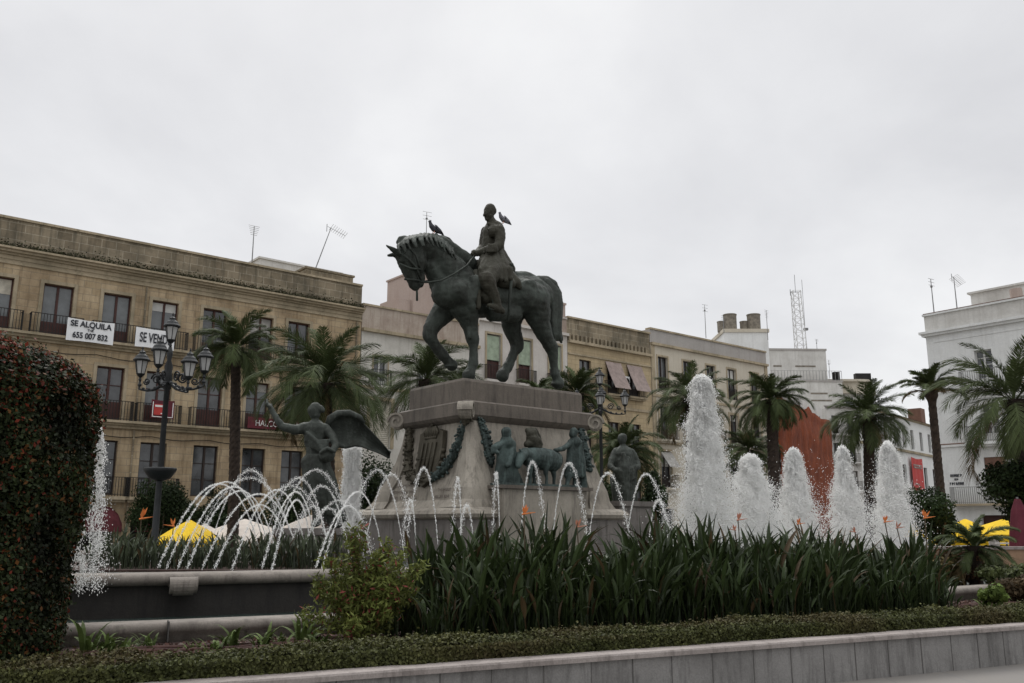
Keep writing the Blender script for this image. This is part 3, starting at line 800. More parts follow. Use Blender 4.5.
o = b.build('plaza_pavement', ground_mat()); tag(o, kind='structure')

DD = Vector((.905,.4254,0)); NN = Vector((-.4254,.905,0))           # the island's long and short directions
def island(s, n): return M0+DD*s+NN*n
def sup(th, a, b_, e=5.0, c=-2.0):
    ct, st = math.cos(th), math.sin(th)
    return c+a*math.copysign(abs(ct)**(2/e), ct), b_*math.copysign(abs(st)**(2/e), st)
def ring_profile(a, b_, prof, n=260, e=5.0):
    """prof: (outward offset, z) section swept round the island outline"""
    pts = [sup(2*PI*i/n, a, b_, e) for i in range(n)]
    mb = MB(); rs = []
    for i in range(n):
        s, q = pts[i]; s0, q0 = pts[i-1]; s1, q1 = pts[(i+1) % n]
        tx, ty = s1-s0, q1-q0; l = math.hypot(tx, ty) or 1; ox, oy = ty/l, -tx/l
        row = []
        for off, z in prof:
            p = island(s+ox*off, q+oy*off); row.append((p.x, p.y, z))
        rs.append(row)
    k = len(prof); bb = 0
    for r in rs: mb.v += r
    for i in range(n):
        j = (i+1) % n
        for q in range(k):
            w = (q+1) % k
            mb.f.append([i*k+q, j*k+q, j*k+w, i*k+w]); mb.m.append(0)
    return mb
# planter wall: slabs with joints and a coping
pw = empty('planter_wall', island(0, -11.3), 'long low pale stone planter wall with vertical joints along the front', 'wall')
ring_profile(15, 11.22, [(.0,0),(.0,.385),(-.2,.385),(-.2,0)]).build('slabs', MT['wall'], pw, True)
ring_profile(15, 11.22, [(.035,.387),(.035,.425),(.025,.44),(-.21,.44),(-.21,.387)]).build('coping', MT['coping'], pw, True)
b = MB()
for k in range(-28, 32):
    s = k*.47-1.2+.03*math.sin(k*5)
    p = island(s, -11.225); e = ((abs((s+2)/15)**5)); nn_ = -11.22*(1-e)**(1/5) if e < 1 else 0
    p = island(s, nn_)
    b.obox((p.x, p.y, .1925), DD*(.005 if k % 2 else .0025), NN*.004, (0,0,.1915))
b.build('joints', MT['joint'], pw, True)
# soil of the island bed
b = MB(); n = 200; ring = [island(*sup(2*PI*i/n, 14.8, 11.05)) for i in range(n)]
b.v = [(p.x, p.y, .40) for p in ring]; b.f = [list(range(n))]; b.m = [0]
m, nt, bs = base_mat('bed_soil'); v = coords(nt)
f = noisefac(nt, v, 7, 8, .75); a = ramp(nt, f, [(.3,(.022,.014,.011)),(.55,(.06,.035,.028)),(.75,(.11,.07,.055))])
nt.links.new(a, bs.inputs['Base Color']); bs.inputs['Roughness'].default_value = 1; bump(nt, bs, f, 1, .05)
o = b.build('flower_bed_soil', m); tag(o, kind='structure')
# bark chips
g = np.random.default_rng(11); n = 16000
s = g.uniform(-9.5, 9, n); q = -g.uniform(8.55, 10.6, n)
P = np.stack([M0.x+DD.x*s+NN.x*q, M0.y+DD.y*s+NN.y*q, .405+g.uniform(0, .03, n)], 1)
cc_ = np.array([[.085,.045,.036]])*g.uniform(.4, 1.7, (n, 1))
o = link('bark_chips', leafcloud('bark_chips', P, .04, cc_, N=np.tile([[0,0,1.0]], (n, 1)), seed=2), MT['hedge']); tag(o, 'reddish brown bark chips covering the soil of the bed', 'bark chips', kind='stuff')
# drip pipes
for i, q in enumerate((-9.0, -9.2, -9.38, -9.62, -9.85)):
    b = MB(); pts = []
    for k in range(60):
        s = -9.5+k*.32; p = island(s, q+.05*math.sin(s*1.7+i*2)+.03*math.sin(s*4+i)); pts.append((p.x, p.y, .435+.012*math.sin(s*3+i)))
    b.tube(pts, .02, 6)
    o = b.build('drip_pipe', plain('pipe_brown_%d' % i, (.085,.045,.038), .8, var=.5))
    rebase(o, Vector(pts[0])); tag(o, 'thin reddish brown pipe lying along the soil before the fountain kerb', 'pipe', 'drip pipes on the soil')

# ================================================================== FOUNTAIN BASIN
fb = empty('fountain_basin', M0, 'large pale stone fountain basin with torus rim and outer kerb', 'fountain')
def torus_prof(r, z, n=10, x0=0): return [(x0+r*math.cos(2*PI*k/n), z+r*math.sin(2*PI*k/n)) for k in range(n)]
ring_profile(12.0, 8.25, [(.02,.38),(.0,.47),(.05,.50),(.06,.55),(.03,.59),(-.03,.60),(-.28,.60),(-.3,.38)]).build('kerb', MT['rim'], fb, True, True)
ring_profile(11.9, 7.95, [(0,.39),(0,.45),(-1.9,.45),(-1.9,.39)]).build('gutter', MT['wetstone'], fb, True)
ring_profile(9.0, 6.2, [(0,.4),(-.02,.85),(-.3,.85),(-.3,.4)]).build('basin_wall', MT['wetstone'], fb, True)
ring_profile(9.0, 6.2, [(-.0,.845),(.06,.855),(.10,.90),(.09,.95),(.045,.99),(-.03,1.0),(-.34,1.0),(-.34,.845)]).build('rim', MT['rim'], fb, True, True)
b = MB()
for k in range(-8, 9):
    p = island(k*1.45-1.6, -8.28); b.obox((p.x, p.y, .50), DD*.007, NN*.085, (0,0,.118))
b.build('kerb_joints', MT['joint'], fb, True)
# scroll bracket where the rim changes direction
def scroll_mb(c, axis, side, r, width, turns=1.6):
    """volute: spiral band in the plane (side, z) at c, width along axis"""
    mb = MB(); rs = []
    n = 40
    for i in range(n+1):
        a = i/n*turns*2*PI; rr = r*(1-.78*i/n); rin = rr-r*.2
        p1 = c+side*math.cos(a)*rr+Vector((0,0,1))*math.sin(a)*rr
        p0 = c+side*math.cos(a)*max(.01, rin)+Vector((0,0,1))*math.sin(a)*max(.01, rin)
        w_ = width*(.5+.08*(1-i/n))
        rs.append([p1-axis*w_, p1+axis*w_, p0+axis*w_, p0-axis*w_])
    mb.rings(rs)
    mb.rings([[c+side*math.cos(2*PI*j/16)*r*.8+Vector((0,0,1))*math.sin(2*PI*j/16)*r*.8+axis*width*.4*k for j in range(16)] for k in (-1, 1)])
    return mb
for s in (-7.1, 3.4):
    c = island(s, -6.33); c.z = .84
    mb = scroll_mb(c, DD, NN, .135, .30); mb.build('scroll_bracket', MT['rim'], fb, True)
m, nt, bs = base_mat('basin_water'); bs.inputs['Base Color'].default_value = (.03,.045,.04,1); bs.inputs['Roughness'].default_value = .08
bump(nt, bs, noisefac(nt, coords(nt), 9, 5, .7), .8, .05)
b = MB(); n = 160; b.v = [(p.x, p.y, .90) for p in [island(*sup(2*PI*i/n, 8.7, 5.9)) for i in range(n)]]; b.f = [list(range(n))]; b.m = [0]
o = b.build('fountain_water', m); tag(o, kind='structure')
b = ring_profile(11.7, 7.9, [(0,.47),(-1.6,.47)]); b.f = [f_ for i_, f_ in enumerate(b.f) if i_ % 2 == 0]; b.m = b.m[:len(b.f)]
o = b.build('channel_water', m); tag(o, kind='structure')

# ================================================================== MONUMENT PEDESTAL
def mp(u, v, z): return M0+U*u+V*v+Vector((0,0,z))
mon = empty('monument_pedestal', M0, 'tall stained granite monument pedestal with corner volutes and bronze relief', 'pedestal')
VC = -.15
def frus(prof, vc=-.15):
    """prof: (half length u, half width v, z) stacked rectangles"""
    mb = MB(); mb.rings([[mp(-a,-c+(vc(z) if callable(vc) else vc),z), mp(a,-c+(vc(z) if callable(vc) else vc),z), mp(a,c+(vc(z) if callable(vc) else vc),z), mp(-a,c+(vc(z) if callable(vc) else vc),z)] for a, c, z in prof]); return mb
frus([(2.9,2.8,.4),(2.9,2.8,1.05)], .15).build('lower_step', MT['granite_base'], mon, True)
frus([(2.18,2.10,1.05),(2.18,2.10,1.72)], .15).build('base_block', MT['granite_base'], mon, True)
frus([(2.20,2.12,1.722),(2.28,2.20,1.76),(2.31,2.23,1.83),(2.26,2.18,1.90),(2.14,2.06,1.96)], .15).build('base_moulding', MT['granite'], mon, True)
die = [(2.08,1.90,1.962),(1.96,1.80,2.12),(1.93,1.70,2.35),(1.82,1.54,2.65),(1.74,1.38,3.0),(1.68,1.26,3.4),(1.66,1.18,3.74)]
# the short faces flare; the long front has a flat projecting panel
VZ = lambda z: -.15+.25*(max(0, 3.74-z)/1.78)**2
frus(die, VZ).build('die', MT['granite'], mon, True)
mb = MB()
for sg_ in (-1,):
    mb.add([mp(-1.42,-1.95,.9), mp(1.42,-1.95,.9), mp(1.42,-1.95,2.34), mp(-1.42,-1.95,2.34), mp(-1.42,-1.2,.9), mp(1.42,-1.2,.9), mp(1.42,-1.2,2.34), mp(-1.42,-1.2,2.34)],
       [(0,1,2,3),(1,5,6,2),(4,0,3,7),(3,2,6,7),(5,4,7,6)])
mb = MB(); mb.obox(mp(-.32,-1.60,1.66), U*1.14, V*.62, (0,0,.66)); mb.build('front_panel', MT['granite'], mon, True)
mb = MB(); mb.obox(mp(-.28,-1.66,2.36), U*1.24, V*.62, (0,0,.035)); mb.build('relief_ledge', MT['granite_dk'], mon, True)
frus([(1.70,1.20,3.742),(1.80,1.26,3.80),(1.85,1.31,3.86),(1.85,1.31,4.12),(1.79,1.25,4.16)]).build('cornice', MT['granite_dk'], mon, True)
frus([(1.74,1.02,4.162),(1.74,1.02,4.60),(1.71,.99,4.66),(1.60,.9,4.68)]).build('plinth', MT['granite_dk'], mon, True)
for su in (-1, 1):
    for sv in (-1, 1):
        ax = (V*sv) if True else U
        c = mp(su*1.86, sv*1.32+VC, 3.92)
        dg_ = (U*su+V*sv).normalized()
        scroll_mb(c, (U*su*-1+V*sv).normalized().cross(Vector((0,0,1))).cross(Vector((0,0,1)))*-1 if False else Vector((-dg_.y, dg_.x, 0)), dg_, .22, .28).build('volute', MT['granite'], mon, True)
# corner buttress ribs below the volutes
for su in (-1, 1):
    for sv in (-1, 1):
        dg_ = (U*su+V*sv).normalized(); px_ = Vector((-dg_.y, dg_.x, 0))
        mb = MB(); rs = []
        for (a, c, z), w in zip(die, (.62,.5,.42,.36,.3,.25,.2)):
            p = mp(a*su, c*sv+VZ(z), z)+dg_*.04
            rs.append([p+px_*w-dg_*w*.9, p+px_*.10, p-px_*.10, p-px_*w-dg_*w*.9, p-dg_*.8])
        mb.rings(rs); mb.build('corner_buttress', MT['granite'], mon, True)
# garlands of bronze leaves
def garland(pts, r, mat, seed=1, name='garland'):
    mb = MB(); r2 = random.Random(seed); pts = [Vector(p) for p in pts]
    L_ = [0]
    for i in range(1, len(pts)): L_.append(L_[-1]+(pts[i]-pts[i-1]).length)
    n_ = int(L_[-1]/.055)
    for k in range(n_):
        d_ = L_[-1]*k/n_; i = max(j for j in range(len(pts)) if L_[j] <= d_+1e-6); i = min(i, len(pts)-2)
        t = (d_-L_[i])/(L_[i+1]-L_[i]); p = pts[i].lerp(pts[i+1], t)
        rr = r*(.7+.3*math.sin(PI*min(1, max(0, k/n_))))
        mb.ball(p, rr*.8, n=7, m=5)
        for q in range(8):
            off = Vector((r2.uniform(-1,1), r2.uniform(-1,1), r2.uniform(-1,1)))*rr*.75
            mb.ball(p+off*1.15, rr*r2.uniform(.2,.38), n=5, m=4)
    return mb.build(name, MT[mat], mon, True, True)
def die_at(z):
    for (a, c, z0), (a1, c1, z1) in zip(die, die[1:]):
        if z0 <= z <= z1: t = (z-z0)/(z1-z0); return a+(a1-a)*t, c+(c1-c)*t
    return die[-1][:2]
def on_left(v, z, out=.06): a, c = die_at(z); return mp(-a-out, v+VC, z)
def on_front(u, z, out=.06): a, c = die_at(z); return mp(u, -c-out+VZ(z), z)
garland([on_left(-1.15,3.72,.08), on_left(-1.0,3.4), on_left(-.82,3.05), on_left(-.55,2.75), on_left(-.15,2.55)], .13, 'bronze_gn', 1)
garland([on_left(1.0,3.72,.08), on_left(.98,3.4), on_left(.95,3.05), on_left(.8,2.75), on_left(.4,2.55), on_left(-.1,2.52)], .13, 'bronze_ol', 2)
garland([on_front(-1.45,3.74,.08), on_front(-1.36,3.4,.08), on_front(-1.33,3.1,.08), on_front(-1.31,2.82,.08)], .13, 'bronze_gn', 3)
garland([on_front(1.46,3.74,.08), on_front(1.48,3.4,.08), on_front(1.50,3.1,.08), on_front(1.52,2.78,.08)], .12, 'bronze_gn', 4)
for cu, cv in ((-1,-1),):
    garland([on_left(-1.26,3.86,.12), on_left(-1.22,3.66,.16)], .13, 'bronze_ol', 6, 'knot')
# coat of arms on the left face
def shield_part(name, poly, z0, v0, out, th, mat, par):
    mb = MB(); f = lambda p, t: on_left(v0+p[0]*1.2, z0+p[1]*1.25, out+t)
    mb.rings([[f(p, 0) for p in poly], [f((p[0]*.96, p[1]*.96), th) for p in poly]]); return mb.build(name, MT[mat], par, True)
arms = shield_part('coat_of_arms', [(-.38,.42),(-.2,.46),(0,.42),(.2,.46),(.38,.42),(.40,.1),(.36,-.25),(.2,-.45),(0,-.55),(-.2,-.45),(-.36,-.25),(-.40,.1)], 3.07, .05, .02, .09, 'bronze_ol', mon)
mb = MB()
for k in range(4): mb.tube([on_left(.05-.24+.16*k,3.36,.14), on_left(.05-.24+.16*k,2.72,.14)], .022, 5)
mb.tube([on_left(-.2,3.02,.13), on_left(.44,3.02,.13)], .02, 5)
for k in range(24):
    a = k/24*2*PI; mb.ball(on_left(.05+.47*math.cos(a), 3.03+.52*math.sin(a), .06), .06, n=6, m=4)
mb.build('quartering', MT['bronze_ol'], arms, True, True)
mb = MB()
for k in range(7):
    a = (k-3)/3; mb.tube([on_left(.05+a*.2,3.46,.1), on_left(.05+a*.27,3.58,.13), on_left(.05+a*.14,3.7,.1)], .035, 5)
mb.tube([on_left(.05-.22,3.47,.1), on_left(.05+.22,3.47,.1)], .045, 6); mb.ball(on_left(.05,3.74,.1), .045, n=6, m=4)
mb.build('crown', MT['bronze_ol'], arms, True, True)
# engraved lines on the left face (unreadable in the photograph)
mb = MB(); r2 = random.Random(5)
for z, va, vb in ((2.46,-1.45,-.75),(2.46,.6,1.3),(2.33,-1.5,-.5),(2.32,.4,1.5),(2.19,-1.4,-.4),(2.19,.3,1.5)):
    v_ = va
    while v_ < vb:
        w = r2.uniform(.04,.07)
        if r2.random() > .15:
            h_ = .032
            pa = [on_left(v_, z-h_, .004), on_left(v_+.016, z-h_, .004), on_left(v_+.016, z+h_, .004), on_left(v_, z+h_, .004)]
            mb.add(pa, [(0,1,2,3)])
            if r2.random() > .3:
                zz = z+r2.choice([-.8,0,.8])*h_
                mb.add([on_left(v_+.017, zz-.008, .0045), on_left(v_+w, zz-.008, .0045), on_left(v_+w, zz+.008, .0045), on_left(v_+.017, zz+.008, .0045)], [(0,1,2,3)])
            if r2.random() > .5: mb.add([on_left(v_+w-.014, z-h_, .0052), on_left(v_+w, z-h_, .0052), on_left(v_+w, z+h_, .0052), on_left(v_+w-.014, z+h_, .0052)], [(0,1,2,3)])
        v_ += w+.02
mb.build('inscription', plain('engraved_letters', (.12,.10,.085), .9), mon, True)

# ================================================================== ORGANIC SCULPTING
def sculpt(name, chains, mat, parent, voxel=.03, sm_it=4, disp=0, world=True, extra=None):
    """chains: lists of (point, rx[, ry, axis]) fused into one continuous skin by voxel remesh"""
    mb = MB()
    for ch in chains:
        pts = [(Vector(c[0]), c[1]) for c in ch]
        for i in range(len(pts)):
            p, r = pts[i]
            if i == len(pts)-1 or len(pts) == 1: mb.ball(p, r, n=10, m=7); continue
            p2, r2_ = pts[i+1]; L_ = (p2-p).length; st = max(1, int(L_/(min(r, r2_)*.45)+.5))
            for k in range(st):
                t = k/st; mb.ball(p.lerp(p2, t), r+(r2_-r)*t, n=10, m=7)
    if extra is not None: mb.add(extra.v, extra.f)
    me = mb.mesh(name); o = bpy.data.objects.new(name, me); col.objects.link(o)
    rm = o.modifiers.new('r', 'REMESH'); rm.mode = 'VOXEL'; rm.voxel_size = voxel
    sm_ = o.modifiers.new('s', 'SMOOTH'); sm_.factor = .5; sm_.iterations = sm_it
    dg = bpy.context.evaluated_depsgraph_get(); dg.update()
    me2 = bpy.data.meshes.new_from_object(o.evaluated_get(dg)); me2.name = name
    bpy.data.objects.remove(o); smooth(me2)
    me2.materials.clear()
    if disp:
        vs = np.empty(len(me2.vertices)*3, np.float32); me2.vertices.foreach_get('co', vs); vs = vs.reshape(-1, 3)
        nn_ = np.array([v.normal[:] for v in me2.vertices])
        dsp = np.array([mnoise(Vector(p)*3.0)+.6*mnoise(Vector(p)*8)+.35*mnoise(Vector(p)*17) for p in vs.tolist()])
        vs += nn_*dsp[:, None]*disp; me2.vertices.foreach_set('co', vs.ravel()); me2.update()
    return link(name, me2, mat, parent, world)

# pixel-to-plane helper in the zoomed drawing of the statue (370,190)+zoom/3.252
def H(zx, zy, w=0.0): return on_plane(370+zx/3.252, 190+zy/3.252, w)
PXM = 1/3.252/875*20.4*.97   # metres per zoomed pixel on that plane (approx.)
def ch(lst, w=0.0):
    return [(H(a[0], a[1], a[3] if len(a) > 3 else w), a[2]*PXM) for a in lst]
hs = empty('equestrian_statue', mp(0,0,4.68), 'dark bronze uniformed rider on a walking horse on top of the granite pedestal', 'statue')
horse = []
# trunk
horse.append(ch([(262,330,60),(290,335,72),(330,345,76),(380,348,74),(430,348,74),(480,345,74),(520,345,72),(548,350,60)]))
horse.append(ch([(345,262,30),(400,282,28),(450,290,30),(500,292,32),(545,315,34)]))
horse.append(ch([(500,350,68,.22),(535,355,58,.25)])); horse.append(ch([(500,350,68,-.22),(535,355,58,-.25)]))
horse.append(ch([(250,335,52,.22),(300,345,58,.25)])); horse.append(ch([(250,335,52,-.22),(300,345,58,-.25)]))
# neck
horse.append(ch([(285,300,68),(255,262,58),(225,222,50),(190,190,40),(150,180,30)]))
horse.append(ch([(320,240,30),(275,200,26),(235,172,24),(190,158,20),(150,160,18),(115,172,16)]))
horse.append(ch([(240,320,45),(215,285,30),(200,250,30)]))
# head
horse.append(ch([(118,195,26),(115,215,34,.0),(122,240,32),(128,262,26),(137,285,21),(144,303,19),(148,313,15)]))
horse.append(ch([(150,205,30),(160,235,26,.06),(158,258,18,.06)])); horse.append(ch([(150,205,30),(160,235,26,-.06),(158,258,18,-.06)]))
horse.append(ch([(165,272,14),(168,298,12),(165,308,10)]))
horse.append(ch([(100,232,8,.14),(96,228,5,.16)]))
horse.append(ch([(92,205,12,.09),(76,195,10,.1),(60,184,6,.1),(52,179,3,.1)])); horse.append(ch([(92,212,11,-.09),(76,210,8,-.1),(58,213,4,-.1)]))
# near fore leg (standing)
w = .26
horse.append(ch([(300,370,52,w),(318,410,38,w),(327,440,27,w),(331,470,24,w),(334,486,24,w),(337,510,16,w),(338,545,15,w),(336,562,18,w),(330,580,14,w),(324,596,20,w),(320,604,23,w)]))
# far fore leg (raised forward)
w = -.24
horse.append(ch([(262,368,50,w),(240,395,42,w),(215,425,32,w),(198,452,27,w),(194,472,26,w),(203,492,20,w),(218,515,17,w),(236,538,19,w),(248,552,15,w),(258,562,19,w),(266,570,20,w)]))
# far hind leg (forward)
w = -.26
horse.append(ch([(478,370,58,w),(462,405,46,w),(458,435,36,w),(466,465,30,w),(476,492,26,w),(478,510,24,w),(468,530,18,w),(456,560,17,w),(448,576,20,w),(440,590,17,w),(430,604,24,w)]))
# near hind leg (back)
w = .27
horse.append(ch([(525,360,62,w),(545,400,50,w),(552,430,40,w),(563,460,33,w),(578,490,27,w),(590,512,25,w),(594,530,20,w),(597,560,17,w),(600,585,16,w),(602,600,19,w),(606,614,17,w),(611,628,23,w)]))
# muscles as low ridges
for pth in ([(285,330,40,.45),(330,380,20,.5)], [(400,400,30,.3),(470,405,30,.3)], [(345,300,25,.55),(330,350,22,.55)], [(520,310,25,.5),(550,360,20,.5),(560,410,14,.42)]): horse.append(ch(pth))
hoof = MB()
for x, y, w in ((325,600,.26),(264,568,-.24),(434,602,-.26),(608,626,.27)):
    c = H(x, y, w); c0 = c+Vector((0,0,.10))+U*.03; c1 = c-Vector((0,0,.07))-U*.03
    hoof.rings([[c0+(U*math.cos(2*PI*k/14)*r*1.1+V*math.sin(2*PI*k/14)*r) for k in range(14)] for c0, r in ((c0,.105),(c0.lerp(c1,.5),.125),(c1,.15))])
for p in ([(330,400,12,.42),(316,428,10,.36)],
          [(108,222,5,.15),(122,240,5,.18),(134,268,4,.14)],
          [(320,455,6,.37),(322,478,7,.38)], [(578,500,7,.36),(590,520,7,.34)]):
    horse.append(ch(p))
sculpt('horse', horse, MT['bronze'], hs, .028, 2, .020, extra=hoof)
# mane in curled locks
mane = []
r2 = random.Random(3)
crest = [(98,172),(118,156),(140,150),(165,144),(190,143),(215,146),(235,154),(250,165),(262,178),(275,190)]
for (x, y), (x2, y2) in zip(crest, crest[1:]):
    for k in range(2):
        t = k/2; xx = x+(x2-x)*t; yy = y+(y2-y)*t; q_ = r2.uniform(-3,3)
        mane.append(ch([(xx, yy+3, 7.5, .04), (xx-5+q_, yy+10, 5.5, .22), (xx-2+q_*2, yy+22, 4.5, .33), (xx+5+q_*2, yy+31+r2.uniform(0,10), 3, .37)]))
        mane.append(ch([(xx, yy+1+r2.uniform(-3,2), 7, 0)]))
mane.append(ch([(112,155,8),(98,158,8),(92,170,8),(97,182,6),(104,176,5)])); mane.append(ch([(235,152,7),(255,160,7),(268,175,7),(270,190,5)]))
sculpt('mane', mane, MT['bronze'], hs, .017, 1)
tail = [ch([(548,300,26,0),(572,300,24,0),(592,312,24,.02),(602,340,26,.02),(606,370,26,.03),(606,400,25,.03),(604,430,24,.03),(607,455,20,.03),(613,478,17,.03),(622,486,8,.03)])]
for k in range(9):
    o_ = r2.uniform(-14,14); tail.append(ch([(575+o_*.3,296+abs(o_)*.4,12,.14),(598+o_,330,11,.22),(604+o_,380,10,.24),(603+o_,430,9,.22),(606+o_*.8,470,8,.18),(612+o_,488+r2.uniform(0,8),4,.12)]))
sculpt('tail', tail, MT['bronze'], hs, .02, 1, .01)
# harness
mb = MB(); P_ = [h[0] for h in ch([(165,300,1,.2),(190,300,1,.35),(230,295,1,.48),(275,272,1,.5),(315,245,1,.42),(338,215,1,.2)])]
mb.tube(P_, .022, 6)
P_ = [h[0] for h in ch([(165,300,1,-.2),(190,295,1,-.3),(240,262,1,-.42),(300,225,1,-.35),(338,212,1,-.1)])]; mb.tube(P_, .022, 6)
for a in ([(100,205,1,.2),(125,225,1,.26),(150,250,1,.24),(166,296,1,.16)], [(96,240,1,.22),(130,255,1,.26),(165,258,1,.22)], [(112,290,1,.16),(140,292,1,.19),(166,296,1,.16)], [(125,180,1,.2),(150,215,1,.3),(165,262,1,.2)]):
    mb.tube([h[0] for h in ch(a)], .026, 6)
mb.tube([h[0] for h in ch([(151,315,1,.02),(153,335,1,.02),(153,360,1,.02)])], .028, 6)
mb.build('bridle', MT['bronze'], hs, True, True)
sad = [ch([(345,270,14,.35),(350,330,12,.62),(352,380,10,.62)]), ch([(375,300,30,.5),(380,345,30,.56)]), ch([(440,270,26,.3),(475,300,18,.50),(488,318,8,.52)]), ch([(350,250,26,0),(400,258,30,0),(450,258,26,0)]), ch([(425,290,34,.45),(455,305,20,.52)])]
sculpt('saddle', sad, MT['bronze_br'], hs, .028, 2)
# rider
rd = []
rd.append(ch([(398,248,42),(398,225,39),(400,200,37),(400,170,38),(402,148,40),(404,132,34),(399,112,18),(394,100,15)]))
rd.append(ch([(403,135,22,.26),(403,130,22,0),(403,135,22,-.26)]))
rd.append(ch([(384,92,10),(387,82,17),(389,68,19),(391,64,18)]))         # head
rd.append(ch([(372,80,5),(370,84,3)])); rd.append(ch([(380,94,7)])); rd.append(ch([(374,72,4.5)]))
rd.append(ch([(391,62,18),(395,68,17)])); rd.append(ch([(392,82,4,.17)]))
# coat
for x1, w1 in ((372,.36),(398,.44),(425,.42),(440,.3)): rd.append(ch([(402+(x1-402)*.5,212,24,w1*.5),(x1,245,25,w1),(x1+6,275,20,w1*1.15)]))
rd.append(ch([(385,240,34,-.2),(420,245,34,-.2),(440,262,24,-.3)])); rd.append(ch([(420,225,28,.15),(440,255,24,.2),(455,280,14,.38)]))
# near arm
rd.append(ch([(421,132,19,.34),(424,155,17,.40),(420,180,16,.42),(408,188,15,.40),(385,194,13,.34),(362,200,11,.24),(348,205,10,.18)]))
rd.append(ch([(378,135,18,-.3),(370,165,16,-.38),(366,188,14,-.36),(352,200,11,-.2),(343,205,9,-.1)]))
# hands with fingers round the reins
for q in range(4): rd.append(ch([(347,203+q*2.6,5,.17-.03*q),(336,200+q*4.2,4.4,.17-.03*q),(331,208+q*4.0,4,.16-.03*q),(338,213+q*3,3.6,.15-.03*q)]))
rd.append(ch([(347,200,5,.1),(338,196,4.4,.06),(332,199,4,.05)]))
# near leg: thigh forward, shin straight down, boot
rd.append(ch([(408,255,30,.4),(392,275,28,.60),(378,296,24,.70),(382,312,22,.73),(392,330,21,.72),(403,350,19,.72),(411,368,15,.72),(414,380,14,.72)]))
rd.append(ch([(418,388,13,.72),(404,382,12,.74),(392,377,9,.75),(386,375,7,.75)])); rd.append(ch([(420,386,12,.72),(430,394,10,.72)]))
rd.append(ch([(395,255,30,-.4),(375,280,27,-.62),(368,300,22,-.70),(375,330,20,-.72),(390,365,15,-.72),(380,378,10,-.73)]))
for k in range(10):
    x = 366+k*9; rd.append(ch([(x*.6+160,212,4,.36),(x-4+k,238,5,.56),(x-6+k*2.0,258,5,.66),(x-8+k*2.6,280,4,.66)]))
for k in range(4): rd.append(ch([(408-k*7,180-k*1,4,.50),(404-k*7,200,4,.50)]))
rd.append(ch([(420,125,9,.36),(408,122,8,.3)]))
for k in range(6): rd.append(ch([(383-k*2.5,128+k*15,3,.26+.02*k)]))                       # buttons
rd.append(ch([(364,212,6,.22),(380,218,6,.36),(402,219,6,.42),(424,217,6,.38),(438,212,6,.2)]))    # belt
rd.append(ch([(386,110,6,.12),(396,114,6,.18),(408,112,6,.14)]))                                 # collar
rd.append(ch([(410,120,8,.30),(424,122,8,.40),(432,130,5,.44)]))                                 # epaulette
rd.append(ch([(400,192,17,.42),(392,193,17,.38)]))                                               # cuff
rd.append(ch([(376,294,29,.68),(382,304,28,.70)])); rd.append(ch([(385,312,24,.72),(398,340,22,.72)]))   # boot top
for k in range(7):
    x = 368+k*14; rd.append(ch([(x*.55+182,225,13,.40),(x-4,258,13,.60),(x-8+k*2,288+4*(k % 2),9,.66)]))
rd = [[(p_, r_*1.10) for p_, r_ in c_] for c_ in rd]
sculpt('rider', rd, MT['bronze_br'], hs, .016, 1, .012)
mb = MB(); mb.tube([h[0] for h in ch([(459,246,1,.62),(459,290,1,.66),(455,350,1,.68),(449,425,1,.66)])], [.03,.04,.038,.022], 8)
mb.ball(ch([(460,243,1,.62)])[0][0], .055); mb.tube([h[0] for h in ch([(452,262,1,.62),(467,258,1,.62)])], .02, 6)
mb.tube([h[0] for h in ch([(467,258,1,.62),(469,250,1,.62),(462,243,1,.62)])], .014, 6)
mb.build('sabre', MT['bronze'], hs, True, True)
mb = MB(); mb.tube([h[0] for h in ch([(385,300,1,.74),(395,340,1,.78),(400,368,1,.78)])], .016, 5); mb.tube([h[0] for h in ch([(388,386,1,.78),(402,390,1,.78),(408,378,1,.78),(400,368,1,.78),(390,374,1,.78),(388,386,1,.78)])], .018, 5)
mb.build('stirrup', MT['bronze'], hs, True, True)
# bronze ground plate under the hooves
mb = MB(); mb.obox(mp(.15,0,4.70), U*1.45, V*.75, (0,0,.019)); mb.build('statue_base', MT['bronze'], hs, True)

# pigeons
def pigeon(feet, label, heading, s, mat):
    o = empty('pigeon', feet, label, 'pigeon', rz=0); f = heading.normalized(); up = Vector((0,0,1))
    def q(a, z, y=0): return feet+f*a*s+up*z*s+f.cross(up)*y*s
    c = [[(q(.03,.27),.036*s),(q(.02,.23),.038*s),(q(-.01,.17),.058*s),(q(-.08,.12),.072*s),(q(-.17,.09),.055*s),(q(-.26,.06),.03*s),(q(-.36,.03),.014*s)],
         [(q(.065,.268),.014*s),(q(.09,.255),.006*s)]]
    sculpt('body', c, mat, o, .012, 2)
    for sd in (-1, 1):
        b_ = MB(); b_.rings([[q(-.04,.2,.07*sd), q(-.1,.19,.085*sd), q(-.1,.12,.085*sd)], [q(-.2,.12,.07*sd), q(-.24,.12,.06*sd), q(-.22,.07,.06*sd)], [q(-.33,.05,.02*sd), q(-.34,.05,.018*sd), q(-.33,.03,.018*sd)]]); b_.build('wing', mat, o, True, True)
        b_ = MB(); b_.tube([q(-.08,.1,.03*sd), q(-.07,0,.03*sd), q(-.03,-.005,.03*sd)], .008*s, 5); b_.build('leg', MT['pinkfl'], o, True)
    return o
pigeon(H(198,140,0), 'dark pigeon perched on the crest of the bronze horse neck', -U, 1.0, MT['pigeon'])
pigeon(H(425,100,-.05)-Vector((0,0,.06)), 'grey pigeon perched on the shoulder of the bronze rider', -U, .95, MT['pigeon_gr'])

